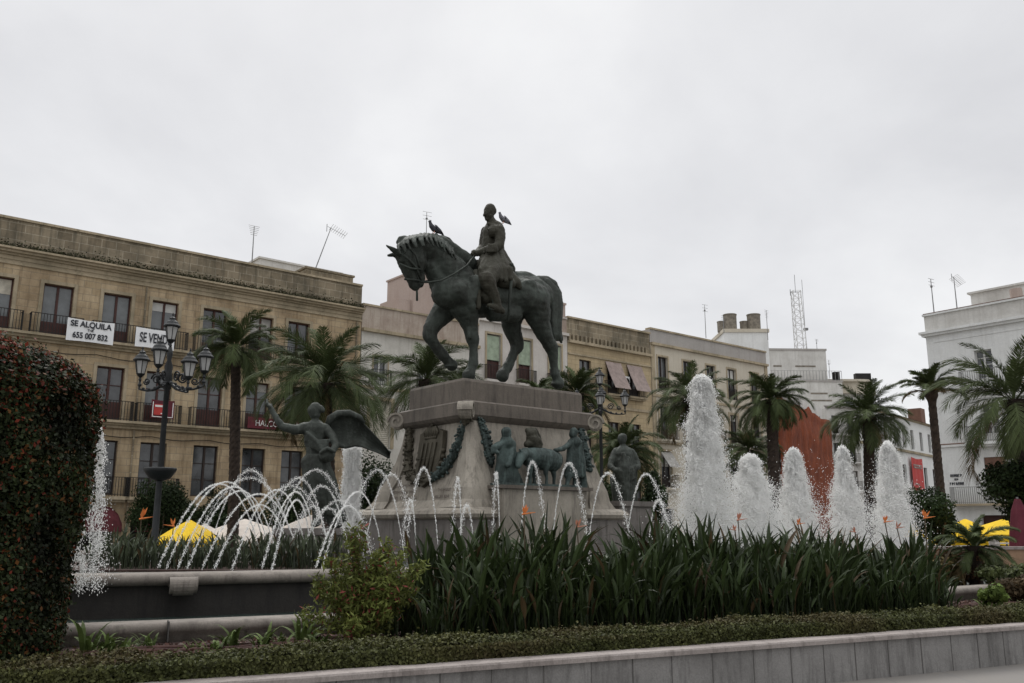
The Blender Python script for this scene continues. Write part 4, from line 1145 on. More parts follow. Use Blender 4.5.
# ================================================================== RELIEF ON THE FRONT
PLr = M0 - V*1.78
def Rf(zx, zy, w=0.0): return on_plane(480+zx/7.314, 410+zy/7.314, w, PLr, U)
K = 1/7.314/875*18.6*1.06
def cr_(l, w=0): return [(Rf(a[0], a[1], a[3] if len(a) > 3 else w), a[2]*K) for a in l]
def robe(cx, top, bot, wt, wb, w, n=7, lean=0):
    out = []
    for k in range(n):
        t = (k/(n-1)-.5)*2
        out.append(cr_([(cx+t*wt*.55, top, wt*.42, w), (cx+t*wt*.75+lean*.3, (top+bot)/2, wt*.4, w), (cx+t*wb+lean, bot, wb*.32, w)]))
    return out
rl = empty('bronze_relief', mp(0,-1.9,2.4), 'verdigris bronze group of a saint-like trio with an ox on the pedestal front', 'relief')
rl['label'] = 'green bronze group of three robed figures around an ox on the pedestal front'
f1 = robe(195, 250, 560, 70, 75, .1)+[cr_([(195,180,34,.12),(192,160,34,.12)]), cr_([(195,215,26),(195,240,50,.1)]), cr_([(150,250,26,.12),(105,275,26,.15),(100,300,20,.15),(130,310,16,.2)]), cr_([(235,260,24,.12),(225,330,22,.2),(205,400,20,.22)]), cr_([(230,430,25,.1),(280,490,22,.1),(320,580,16,.1)])]
sculpt('left_figure', f1, MT['bronze_gn'], rl, .016, 1, .014)
f2 = [cr_([(375,175,36,.05),(385,165,36,.05)]), cr_([(385,215,48,.05),(400,260,55,.0)]), cr_([(340,250,20,.05),(420,225,30,.1),(440,250,20,.1)]), cr_([(350,150,20,0),(400,150,22,0),(430,210,20,0)])]
sculpt('middle_figure', f2, MT['bronze_br'], rl, .016, 1, .014)
ox = [cr_([(360,345,66,.08),(430,355,80,.12),(490,362,80,.14),(530,372,76,.08)]), cr_([(330,320,42,.15),(300,340,38,.22),(285,380,30,.26),(278,410,22,.28)]), cr_([(310,310,12,.25),(290,290,8,.3)]), cr_([(270,320,12,.1),(255,305,8,.1)])]
for x, w in ((365,.22),(395,.0),(485,.25),(540,.1)): ox.append(cr_([(x,390,30,w),(x-3,450,20,w),(x+2,500,13,w),(x,575,13,w),(x-4,588,17,w)]))
sculpt('ox', ox, MT['bronze_gn'], rl, .02, 2, .012)
f3 = robe(695, 240, 480, 58, 62, .1)+[cr_([(680,175,32,.1),(685,160,33,.1)]), cr_([(690,205,24,.1),(695,235,44,.1)]), cr_([(650,250,22,.15),(610,280,18,.2),(560,293,15,.2),(545,290,12,.2)]), cr_([(655,480,24,.15),(640,530,17,.15),(628,585,17,.18)]), cr_([(700,480,24,.05),(690,540,17,.05),(690,588,17,.1)]), cr_([(735,300,30,0),(745,450,30,0),(760,580,26,0)])]
sculpt('right_figure', f3, MT['bronze_gn'], rl, .016, 1, .014)
mb = MB(); mb.obox(mp(-.28,-1.75,2.42), U*1.15, V*.38, (0,0,.025)); mb.build('ground_strip', MT['bronze_gn'], rl, True)
mb = []
mb.append(cr_([(240,590,26,.15),(420,595,20,.2),(600,590,24,.12),(740,585,30,.1)])); sculpt('rocks', mb, MT['bronze_gn'], rl, .03, 1)

# ================================================================== WINGED STATUE (left)
def figure_block(name, label, c, w, h, z0, mat):
    o = empty(name, Vector((c.x, c.y, z0)), label, 'pedestal', rz=ANG_U)
    b_ = MB(); b_.rings([[(-w*s,-w*s,z),(w*s,-w*s,z),(w*s,w*s,z),(-w*s,w*s,z)] for s, z in ((1.25,0),(1.2,.25),(1,.32),(1,h-.16),(1.1,h-.12),(1.12,h),)]); b_.build('block', MT[mat], o)
    for sd in (-1, 1):
        mb_ = scroll_mb(Vector((sd*w*.9, -w*1.12, h*.55)), Vector((0,1,0)), Vector((sd,0,0)), .24, .22); mb_.build('scroll', MT[mat], o)
    return o
CA = Vector((-3.83, 17.4, 0)); dA = Vector((1, .12, 0)).normalized()
figure_block('statue_plinth', 'dark rough stone plinth with scrolls under the winged statue', CA, .55, .95, .6, 'granite_base')
def An(zx, zy, w=0.0): return at(270+zx/4.553, 390+zy/4.553, CA.y-w)
KA = 1/4.553/875*17.4*1.03
def ca(l, w=0): return [(An(a[0], a[1], a[3] if len(a) > 3 else w), a[2]*KA) for a in l]
ws = empty('winged_statue', Vector((CA.x, CA.y, 1.58)), 'bronze winged woman with raised arm above the left fountain', 'statue')
fg = [ca([(205,112,24),(200,92,29),(205,82,26)]), ca([(188,98,6),(182,104,5)]), ca([(228,85,16),(238,92,12)]),
      ca([(208,135,15),(208,150,20),(205,185,50),(205,225,50),(205,260,42),(215,300,50),(225,330,52)]),
      ca([(165,172,26),(205,165,22),(250,178,26)]),
      ca([(165,172,28),(120,182,24,.1),(80,172,21,.15),(55,165,18,.15),(35,140,15,.15),(18,110,12,.15),(5,85,10,.15),(-4,72,9,.15)]),
      ca([(255,180,24),(285,215,20,.1),(300,250,18,.2),(285,280,16,.3),(262,290,14,.35)]),
      ca([(205,330,56),(225,400,50,0),(245,480,44,0),(270,560,36,0),(300,600,34,0)]), ca([(175,330,34,.05),(180,400,30,.1),(205,480,26,.15),(212,560,20,.15),(215,600,20,.15),(200,612,14,.25)])]
for q in range(4): fg.append(ca([(-4,74,5,.14+.03*q),(-12-q,58+q*3,4.5,.15+.03*q),(-14,44+q*5,4,.2+.02*q)]))
fg.append(ca([(2,80,5,.1),(6,66,4.5,.06)]))
for q in range(4): fg.append(ca([(268,288,6,.36),(250,284+q*7,5,.44),(238,292+q*6,4.5,.44)]))
r2 = random.Random(9)
for k in range(15):
    a = k/14; x = 160+a*115
    fg.append(ca([(x*.7+60,300,9,.30*math.sin(a*PI)+.02),(x+15*a,400+r2.uniform(-15,15),10,.30*math.sin(a*PI)+.05),(x+45*a+r2.uniform(-8,8),500,10,.28*math.sin(a*PI)+.03),(x+70*a,590-(1-a)*60,8,.2*math.sin(a*PI))]))
for k in range(6): fg.append(ca([(170+k*4,195+k*12,10,.24),(215+k*6,235+k*10,10,.32),(262,230+k*12,8,.2)]))
sculpt('figure', fg, MT['bronze_an'], ws, .016, 1, .013)
sculpt('held_bowl', [ca([(250,300,30,.3),(262,295,34,.32)]), ca([(230,285,8,.45),(262,265,9,.5),(292,280,8,.45)])], MT['bronze_an'], ws, .018, 2)
def wing(name, outline, w0, w1, par, Tf, k_, feathers=9):
    """curved wing: rows of feather blades between a leading and trailing edge"""
    lead, trail = outline; mb_ = MB(); n_ = 24
    def samp(pl, t):
        t *= len(pl)-1; i = min(int(t), len(pl)-2); f_ = t-i
        return (pl[i][0]+(pl[i+1][0]-pl[i][0])*f_, pl[i][1]+(pl[i+1][1]-pl[i][1])*f_)
    rows = []
    for i in range(n_+1):
        t = i/n_; a = samp(lead, t); b_ = samp(trail, t); row = []
        for j in range(13):
            s = j/12; x = a[0]+(b_[0]-a[0])*s; y = a[1]+(b_[1]-a[1])*s
            ww = w0+(w1-w0)*t+-.16*math.sin(s*PI)+(.05 if (j % 2) else 0)+.03*math.sin(t*22)*s
            row.append(Tf(x, y, ww))
        rows.append(row)
    mb_.rings(rows, close=False, cap=False); o_ = mb_.build(name, MT['bronze_an'], par, True, True)
    sl = o_.modifiers.new('t', 'SOLIDIFY'); sl.thickness = .05
    return o_
wing('wing', ([(262,165),(275,130),(310,108),(360,105),(410,125),(430,152),(480,205),(520,250),(548,285)], [(262,180),(285,235),(310,262),(345,268),(385,258),(420,262),(455,275),(500,290),(546,312)]), -.1, -.55, ws, An, KA)
wing('wing', ([(240,150),(250,100),(262,60),(285,30)], [(255,170),(280,150),(285,110),(292,50)]), -.25, -.7, ws, An, KA) if False else None
wl = MB(); wl.tube([An(262,165,-.08), An(275,130,-.1), An(310,108,-.16), An(360,105,-.22), An(410,125,-.3), An(430,152,-.34)], [.06,.085,.08,.075,.06,.03], 8); wl.build('wing_edge', MT['bronze_an'], ws, True, True)

# right statue : standing robed woman seen from the side
CB = Vector((2.75, 23.0, 0))
figure_block('statue_plinth', 'grey stone plinth under the robed statue right of the monument', CB, .6, 1.6, .6, 'granite_base')
def Bn(zx, zy, w=0.0): return at(590+zx/5.69, 420+zy/5.69, CB.y-w)
KB = 1/5.69/875*23*1.03
def cb(l, w=0): return [(Bn(a[0], a[1], a[3] if len(a) > 3 else w), a[2]*KB) for a in l]
rs_ = empty('robed_statue', Vector((CB.x, CB.y, 2.2)), 'dark bronze robed woman seated beside the monument right corner', 'statue')
fg = [cb([(185,125,20),(183,105,26),(186,98,24)]), cb([(188,145,14),(190,170,30),(190,210,58),(185,250,58),(195,290,60),(200,320,58),(205,400,56),(205,460,52),(205,510,52)]),
      cb([(150,185,26),(195,172,22),(235,190,26)]), cb([(150,190,26),(128,230,22,.1),(118,265,19,.2),(150,290,16,.4)]), cb([(240,195,24),(265,235,20),(275,265,18,.1),(235,290,16,.3)]),
      cb([(160,330,36,.2),(150,380,30,.3),(150,440,26,.3),(165,510,26,.3)])]
for k in range(12):
    a = k/11; x = 140+a*120; fg.append(cb([(x*.6+75,210+20*math.sin(k),10,.3*math.sin(a*PI)+.1),(x,300,11,.42*math.sin(a*PI)+.08),(x-5,400,11,.4*math.sin(a*PI)+.06),(x+5,500,10,.36*math.sin(a*PI)+.05)]))
for k in range(5): fg.append(cb([(130+k*6,270+k*12,9,.35),(190,300+k*14,10,.5),(255,265+k*16,8,.3)]))
for q in range(4): fg.append(cb([(236,290,6,.34),(222,288+q*6,5,.42),(210,294+q*5,4.5,.42)]))
sculpt('figure', fg, MT['bronze_an'], rs_, .018, 1, .018)

# ================================================================== STREET LAMPS
def lantern(root, c, s):
    """six-sided lantern hanging base at c"""
    o = empty_child = None
    b_ = MB()
    b_.lathe([(.02,0),(.05,.03),(.03,.10),(.09,.16),(.12,.20),(.13,.22),(0,.22)], (0,0,0), 10)
    for k in range(6):
        a = k*PI/3; x0, y0 = .12*math.cos(a), .12*math.sin(a); x1, y1 = .19*math.cos(a), .19*math.sin(a)
        b_.tube([(x0,y0,.22),(x1,y1,.60)], .012, 4)
    b_.lathe([(.20,.60),(.24,.61),(.25,.645),(.22,.68),(.20,.70),(.17,.76),(.10,.82),(.085,.86),(.10,.88),(.06,.91),(.02,.96),(.03,.99),(.01,1.05)], (0,0,0), 12)
    b_.v = [(v_[0]*s, v_[1]*s, v_[2]*s) for v_ in b_.v]
    o = b_.build('lantern', MT['iron'], root); o.location = c
    g_ = MB(); g_.rings([[(.112*s*math.cos(k*PI/3), .112*s*math.sin(k*PI/3), .222*s) for k in range(6)], [(.18*s*math.cos(k*PI/3), .18*s*math.sin(k*PI/3), .598*s) for k in range(6)]])
    g_.build('lamp_glass', MT['lampglass'], o)
    return o
def lamp(base, h, s, label, lan, ang0, bowl=True):
    o = empty('street_lamp', base, label, 'street lamp')
    b_ = MB(); b_.lathe([(.30*s,0),(.30*s,.12),(.26*s,.2),(.2*s,.55),(.15*s,.7),(.13*s,1.0),(.15*s,1.05),(.10*s,1.12),(.085*s,h*.45),(.075*s,h-1.3*s),(.12*s,h-1.25*s),(.09*s,h-1.1*s),(.14*s,h-.95*s),(.10*s,h-.8*s),(.12*s,h-.6*s),(.06*s,h-.4*s),(.09*s,h-.2*s),(.05*s,h)], (0,0,0), 14)
    b_.build('pole', MT['iron'], o, sm=True)
    if bowl:
        b_ = MB(); b_.lathe([(.10*s,0),(.30*s,.08),(.42*s,.22),(.46*s,.30),(.44*s,.33),(.1*s,.30)], (0,0,h*.44), 18); b_.build('planter_bowl', MT['iron'], o, sm=True)
    for k, (dx, dz, dy) in enumerate(lan):
        e = Vector((dx, dy, h+dz)); L_ = math.hypot(dx, dy)
        if L_ > .01:
            d_ = Vector((dx, dy, 0))/L_; z0 = h-1.0*s
            pts = []
            for q in range(15):
                t = q/14; pts.append(d_*L_*t+Vector((0,0, z0+(e.z-.25*s-z0)*t**2.2-.22*s*math.sin(PI*t))))
            pts.append(e)
            a_ = MB(); a_.tube(pts, [.05*s]*8+[.035*s]*8, 6)
            c_ = d_*L_*.42+Vector((0,0,z0+.06*s))
            a_.tube([c_+d_*math.cos(q*.5)*.17*s*(1-q/26)+Vector((0,0,math.sin(q*.5)*.17*s*(1-q/26))) for q in range(22)], .028*s, 5)
            c_ = d_*L_*.75+Vector((0,0,z0-.0*s))
            a_.tube([c_+d_*math.cos(-q*.5)*.11*s*(1-q/26)+Vector((0,0,math.sin(-q*.5)*.11*s*(1-q/26))) for q in range(20)], .024*s, 5)
            for q in (3, 6, 9, 12): a_.ball(pts[q]+Vector((0,0,.03)), .055*s, n=6, m=4)
            a_.ball(e-Vector((0,0,.12*s)), .06*s, n=8, m=5)
            a_.build('arm', MT['iron'], o, sm=True)
        lantern(o, e, s)
    return o
cx = at(166, 400, 22).x
def lans(c, h, l):
    out_ = []
    for px, py, dy in l:
        q = at(px, py, c.y+dy); out_.append((q.x-c.x if dy or abs(q.x-c.x) > .2 else 0, q.z-h, dy))
    return out_
c = Vector((cx, 22, 0)); h_ = at(172, 347, 22).z
lamp(c, h_, .86, 'black iron street lamp with five lanterns before the ochre building', [(0,0,0)]+lans(c, h_, [(140,381,.25),(158,372,-.7),(188,384,-.6),(204,378,.3)]), 0)
cx = at(601, 440, 31).x
c = Vector((cx, 31, 0)); h_ = at(599, 388, 31).z
lamp(c, h_, .72, 'black iron street lamp behind the right corner of the monument', [(0,0,0)]+lans(c, h_, [(600,409,-.6),(625,409,-.1),(577,409,.1),(602,406,.7)]), 0, False)

# ================================================================== PALMS
def palm(loc, h, cr, label, seed, nf=46, tw=.25, lean=(0,0), up=1.0, colr=(.062,.082,.032), lw=1.0, old=.06, grp='palm trees around the square', elmin=-24):
    g = random.Random(seed); root = empty('palm_tree', loc, label, 'palm tree', grp)
    # trunk with diamond leaf scars
    tw *= .86; b_ = MB(); rs = []; nz = max(10, int(h/.12)); nn_ = 12
    for i in range(nz+1):
        t = i/nz; cx_, cy_ = lean[0]*t**1.3, lean[1]*t**1.3
        r0 = tw*(1.12-.22*t) if t < .93 else tw*(1.0+.55*math.sin((t-.93)/.07*PI*.6))
        if t < .06: r0 *= 1.25-.25*t/.06
        rs.append([(cx_+r0*(1+(.06 if (i+j) % 2 else -.05)+g.uniform(-.03,.03))*math.cos(2*PI*(j+.5*(i % 2))/nn_), cy_+r0*(1+(.06 if (i+j) % 2 else -.05))*math.sin(2*PI*(j+.5*(i % 2))/nn_), h*t) for j in range(nn_)])
    b_.rings(rs); b_.build('trunk', MT['bark'], root)
    top = Vector((lean[0], lean[1], h)); VS = []; CS = []; nf = int(nf*1.0); cr = cr*1.12
    for k in range(nf):
        az = k*2.399963+g.uniform(-.25,.25); u = (k+.5)/nf
        el = R(84-(84-elmin)*(u**.8))*up+g.uniform(-.12,.12); L_ = cr*g.uniform(.8,1.15)*(1 if u > .12 else .8)
        hd = Vector((math.cos(az), math.sin(az), 0)); n_ = 34; p = top+Vector((0,0,-.12*u)); e = el; prev = p.copy()
        droop = R(g.uniform(70,112))*(.5+.5*math.cos(max(0,el))); tw_ = g.uniform(-.4,.4)
        base = np.array(colr)*g.uniform(.65,1.25)
        if u > 1-old and g.random() < .7: base = np.array((.15,.11,.055))*g.uniform(.6,1.1)
        pts = []
        for i in range(n_+1):
            pts.append(p.copy()); e2 = el-droop*(i/n_)**1.5
            p = p+(hd*math.cos(e2)+Vector((0,0,math.sin(e2))))*(L_/n_)
        sidev = hd.cross(Vector((0,0,1)))
        for i in range(n_):
            d_ = (pts[i+1]-pts[i]).normalized(); upv = sidev.cross(d_).normalized(); up_ = upv if upv.z > 0 else -upv
            rw = .022*(1-i/n_)+.008
            VS += [pts[i]-sidev*rw, pts[i]+sidev*rw, pts[i+1]+sidev*rw*.9, pts[i+1]-sidev*rw*.9]; CS += [tuple(base*1.1)]*4
            t = i/n_
            if t < .14: continue
            ll = L_*.30*(math.sin(PI*min(1, (t-.08)/.92*.86+.12))**.7)*g.uniform(.85,1.1)
            for sd in (-1, 1):
                for sub in (0, .33, .66):
                    q = pts[i].lerp(pts[i+1], sub+g.uniform(-.1,.1))
                    dr = (sidev*sd*.6+d_*.95+up_*g.uniform(.1,.45)).normalized()
                    tip = q+dr*ll; tip.z -= ll*g.uniform(.2,.6); w_ = d_*.018*lw
                    mid = q.lerp(tip, .5)+up_*ll*.06
                    c_ = tuple(base*g.uniform(.75,1.3))
                    VS += [q-w_*.6, q+w_*.6, mid+w_, mid-w_]; CS += [c_]*4
                    VS += [mid-w_, mid+w_, tip+w_*.15, tip-w_*.15]; CS += [c_]*4
    me = np_mesh('crown', np.array([v_[:] for v_ in VS]), 4, np.array(CS)); link('crown', me, MT['frond'], root)
    return root
def palm_at(px, py, Y, base_px, **kw):
    t = at(px, py, Y); b_ = at(base_px, 560, Y); loc = Vector((b_.x, Y, 0))
    palm(loc, t.z, lean=(t.x-b_.x, 0), **kw)
palm_at(236, 348, 33, 232, cr=1.9, label='slim palm right of the street lamp, before the ochre building', seed=1, tw=.22, nf=40)
palm_at(325, 384, 30, 330, cr=2.45, label='broad bushy palm behind the winged statue', seed=2, tw=.26, nf=58)
palm_at(427, 380, 38, 424, cr=2.5, label='palm with stiff fronds behind the raised foreleg of the horse', seed=3, tw=.28, nf=40, elmin=-25)
palm_at(460, 392, 42, 460, cr=1.7, label='small palm just above the pedestal between the horse forelegs', seed=13, tw=.25, nf=34)
palm_at(577, 394, 40, 577, cr=1.7, label='palm behind the hind hooves of the horse', seed=4, tw=.26, nf=44)
palm_at(540, 394, 46, 540, cr=1.5, label='low palm crown peeping over the pedestal between the hind legs', seed=14, tw=.26, nf=30)
palm_at(690, 400, 44, 692, cr=2.2, label='palm behind the tallest foam jet', seed=5, tw=.27, nf=50)
palm_at(771, 400, 40, 778, cr=1.75, label='tall dark palm left of the orange netting', seed=6, tw=.31, nf=52)
palm_at(748, 450, 48, 750, cr=1.7, label='short palm below and left of the tall dark palm', seed=7, tw=.25, nf=44)
palm_at(868, 416, 42, 873, cr=2.1, label='palm right of the orange netting with fronds sweeping right', seed=8, tw=.30, nf=50)
palm_at(931, 390, 34, 947, cr=1.25, label='tall thin palm with a small tuft before the white corner building', seed=9, tw=.185, nf=24, elmin=22, old=.1)
palm_at(1014, 400, 26, 1034, cr=2.3, label='large palm at the right edge before the white balconies', seed=10, tw=.26, nf=36, colr=(.068,.088,.036))
palm_at(974, 546, 17, 973, cr=.72, label='low garden palm with a short trunk near the right terrace', seed=11, tw=.14, nf=26, elmin=-15, lw=.7)
palm_at(622, 452, 36, 625, cr=1.7, label='drooping palm behind the robed statue head', seed=12, tw=.27, nf=46)

# ================================================================== BUSHES AND TREES
def bush(px0, px1, py0, py1, Y, label, seed, colr=(.020,.033,.012), leaf=.07, n=9000, name='garden_tree', cat='tree', trunk=True, zb=None, clumps=14, thick=None):
    g_ = np.random.default_rng(seed); a = at((px0+px1)/2, py0, Y); lo = at((px0+px1)/2, py1, Y)
    zt = a.z; zl = lo.z if zb is None else zb; w_ = (px1-px0)/875*Y/2*1.02; cx_ = a.x
    root = empty(name, (cx_, Y, 0), label, cat)
    cz = (zt+zl)/2; hz = (zt-zl)/2; th = thick or w_
    P = []; C = []; NRM = []
    for k in range(clumps):
        d_ = g_.normal(size=3); d_ /= np.linalg.norm(d_); rr = g_.uniform(.35,.78)
        c_ = np.array([d_[0]*w_*rr, d_[1]*th*rr, d_[2]*hz*rr]); sz = g_.uniform(.34,.5)
        m_ = n//clumps; q = g_.normal(size=(m_, 3)); q /= np.linalg.norm(q, axis=1)[:, None]; rad = g_.uniform(.55,1.05,m_)[:, None]
        P.append(c_+q*rad*np.array([w_*sz, th*sz, hz*sz*1.0])); NRM.append(q)
        C.append(np.array([colr])*g_.uniform(.6,1.5)*g_.uniform(.6,1.4,(m_,1)))
    P = np.concatenate(P)+np.array([0,0,cz]); C = np.concatenate(C); NRM = np.concatenate(NRM)
    link('crown', leafcloud('crown', P, leaf, C, N=NRM, seed=seed), MT['leaf'], root)
    if trunk:
        b_ = MB(); b_.tube([(0,0,0),(.03,.02,cz*.5),(0,0,cz)], [.12,.09,.06], 8)
        for k in range(5):
            a_ = k*1.26; b_.tube([(0,0,cz*.55),(w_*.35*math.cos(a_),th*.35*math.sin(a_),cz)], [.06,.025], 6)
        b_.build('trunk', MT['stem'], root)
    return root
bush(130, 205, 474, 550, 39, 'dark round tree between the lamp pole and the slim palm', 21, zb=.6, n=14000)
bush(196, 262, 488, 550, 41, 'dark low tree behind the arching jets at left', 22, zb=.6)
bush(258, 315, 478, 550, 40, 'dark tree left of the winged statue drapery', 23, zb=.6)
bush(340, 405, 452, 560, 34, 'dark tree between the winged statue and the pedestal', 24, zb=.6)
bush(636, 668, 470, 550, 30, 'dark small tree inside the twin arching jets right of the robed statue', 25, zb=.8)
bush(905, 965, 484, 560, 32, 'dark clipped tree at the foot of the tall thin palm', 26, zb=.8)
bush(984, 1080, 448, 540, 26, 'large dark orange tree at the right edge over the terrace', 27, n=22000, zb=1.4, clumps=30)
bush(585, 620, 480, 560, 33, 'dark shrub behind the monument right corner', 28, zb=.6)
# shrubs, right side
bush(915, 985, 545, 588, 17.5, 'pinkish flowering shrub patch under the low garden palm', 31, (.10,.055,.03), .05, 5200, 'garden_shrub', 'shrub', False, zb=.4, thick=.8)
bush(975, 1050, 560, 590, 15.5, 'low green shrub patch in front of the terrace wall', 32, (.045,.055,.02), .05, 5200, 'garden_shrub', 'shrub', False, zb=.4, thick=.8)
bush(990, 1070, 572, 594, 14.2, 'reddish ground cover shrub by the right end of the kerb', 33, (.07,.05,.028), .04, 5200, 'garden_shrub', 'shrub', False, zb=.4, thick=.5)
bush(982, 1004, 582, 600, 13.0, 'bright green seedling shrub beside the right end of the kerb', 34, (.10,.14,.035), .05, 700, 'garden_shrub', 'shrub', False, zb=.45, thick=.3)
bush(920, 955, 552, 580, 17.0, 'brown green shrub at the right end of the strelitzia mass', 35, (.09,.07,.03), .05, 3000, 'garden_shrub', 'shrub', False, zb=.4, thick=.5)

# feathery shrub before the fountain
fs = empty('feathery_shrub', Vector((at(357,600,9.1).x, 9.1, .4)), 'light yellow green feathery shrub before the basin rim', 'shrub')
b = MB(); base = Vector((0,0,0)); g = random.Random(4); SPX = []
for k in range(44):
    a = g.uniform(0, 2*PI); rr = g.uniform(.05,.72); hh_ = g.uniform(.4,1.12)*(1.15-rr*.55)
    top = Vector((math.cos(a)*rr*1.0+.12, math.sin(a)*rr*.7, hh_)); mid = Vector((top.x*.3, top.y*.3, hh_*.5))
    b.tube([base, mid, top], [.012,.008,.003], 4); SPX.append((mid, top))
b.tube([(0,0,-.02),(.0,0,.35)], [.03,.022], 7); b.build('stems', MT['stem'], fs)
g_ = np.random.default_rng(8); P = []; C = []; N_a = []
for m_, t_ in SPX:
    m_ = np.array(m_[:]); t_ = np.array(t_[:]); k = 300; tt = g_.uniform(0,1.05,k)[:,None]; ctr = m_+(t_-m_)*tt
    P.append(ctr+g_.normal(size=(k,3))*.06*(1.2-tt*.6)); c_ = np.array([[.125,.145,.038]])*g_.uniform(.7,1.15)
    c_ = np.where(g_.random((k,1)) < .06, np.array([[.22,.06,.05]]), c_); C.append(c_*g_.uniform(.55,1.45,(k,1)))
link('foliage', leafcloud('foliage', np.concatenate(P), .02, np.concatenate(C), seed=9, stretch=3.4), MT['leaf'], fs)

# small seedlings along the kerb
def seedling(px, py, Y, h, label, seed, n=19, colr=(.085,.12,.035), grp='weeds sprouting along the kerb'):
    g = random.Random(seed); c = at(px, py, Y); root = empty('seedling', Vector((c.x, Y, .4)), label, 'plant', grp)
    VS = []; CS = []
    for k in range(n):
        az = g.uniform(0,2*PI); L_ = h*g.uniform(.6,1.1); hd = Vector((math.cos(az), math.sin(az), 0)); sd = hd.cross(Vector((0,0,1)))
        p = Vector((g.uniform(-.06,.06), g.uniform(-.06,.06), 0)); el = R(g.uniform(45,85)); c_ = np.array(colr)*g.uniform(.6,1.35); w0 = h*.06; nn_ = 6; prev = None
        for i in range(nn_+1):
            t = i/nn_; w_ = w0*math.sin(PI*min(1, t*.9+.08)); cur = (p-sd*w_, p+sd*w_)
            if prev: VS += [prev[0], prev[1], cur[1], cur[0]]; CS += [tuple(c_)]*4
            prev = cur; e2 = el-R(80)*t**1.6; p = p+(hd*math.cos(e2)+Vector((0,0,math.sin(e2))))*L_/nn_
    link('leaves', np_mesh('leaves', np.array([v_[:] for v_ in VS]), 4, np.array(CS)), MT['leaf'], root)
for i, (px, py, Y, h, lb) in enumerate([(92,630,8.6,.42,'tall seedling by the foot of the dark topiary'),(128,640,8.8,.22,'low seedling right of the topiary foot'),(232,628,9.2,.34,'seedling before the middle of the left kerb'),(195,638,9.0,.14,'tiny seedling before the kerb joint'),(282,632,9.3,.22,'seedling left of the feathery shrub'),(305,626,9.5,.38,'bright seedling touching the feathery shrub'),(985,590,13.2,.3,'seedling at the right end of the kerb'),(150,634,9.0,.24,'seedling between the topiary foot and the kerb joint'),(215,636,8.9,.2,'small seedling left of the middle kerb seedling'),(262,634,9.1,.3,'seedling midway between the middle kerb and the feathery shrub'),(322,636,9.0,.26,'yellow green seedling right under the feathery shrub'),(108,634,8.5,.3,'pale seedling beside the ragged water column')]):
    seedling(px, py, Y, h, lb, 40+i)

# ================================================================== HEDGES
def hedge_row():
    root = empty('box_hedge', island(0, -10.75), 'long clipped low box hedge running behind the planter wall', 'hedge')
    g_ = np.random.default_rng(5); n = 120000
    s = g_.uniform(-11, 9.5, n); side = g_.random(n)
    H_ = .17; Wd = .29
    a = np.where(side < .5, g_.uniform(-Wd, Wd, n), np.where(side < .9, -Wd, Wd)); z = np.where(side < .5, H_, g_.uniform(0, H_, n))
    rn = np.array([mnoise(Vector((x*1.7, y*3, zz*3)))+.6*mnoise(Vector((x*5, y*6, zz*6))) for x, y, zz in zip(s[::1].tolist(), a.tolist(), z.tolist())])
    off = rn*.06+g_.normal(size=n)*.016
    z = z+np.where(side < .5, off, 0); a = a*np.where(side < .5, 1, 1+off*2.5)
    # round the top edges
    z = z+np.where(g_.random(n) < .03, g_.uniform(.01,.06,n), 0)
    edge = np.clip((np.abs(a)-Wd*.72)/(Wd*.28), 0, 1); z = z-np.where(side < .5, edge**2*.05, 0)
    q = -10.72+a
    P = np.stack([M0.x+DD.x*s+NN.x*q, M0.y+DD.y*s+NN.y*q, .40+z], 1)
    tone = np.clip(.5+.5*rn, .2, 1.2)[:, None]
    C = (np.array([[.034,.040,.014]])*(1-.35*tone)+np.array([[.08,.072,.025]])*.4*tone)*g_.uniform(.4,1.7,(n,1))*1.35
    pat = np.clip(np.array([mnoise(Vector((x*.8, y*2, zz*2+9))) for x, y, zz in zip(s.tolist(), a.tolist(), z.tolist())])*1.6, 0, .55)[:,None]
    C = C*(1-pat)+np.array([[.075,.055,.028]])*pat*g_.uniform(.5,1.5,(n,1))
    Nn_ = np.zeros((n,3)); Nn_[:,2] = np.where(side < .5, 1, .3); Nn_[:,0] += np.where(side < .5, 0, -NN.x); Nn_[:,1] += np.where(side < .5, 0, -NN.y)
    link('foliage', leafcloud('foliage', P, .021, C, N=Nn_, seed=6, jit=1.3), MT['hedge'], root, True)
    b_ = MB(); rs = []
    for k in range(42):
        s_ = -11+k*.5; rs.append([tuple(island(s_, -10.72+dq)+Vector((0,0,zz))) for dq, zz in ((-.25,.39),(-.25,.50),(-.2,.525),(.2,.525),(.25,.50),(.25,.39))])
    b_.rings(rs); b_.build('dark_core', MT['core'], root, True)
hedge_row()
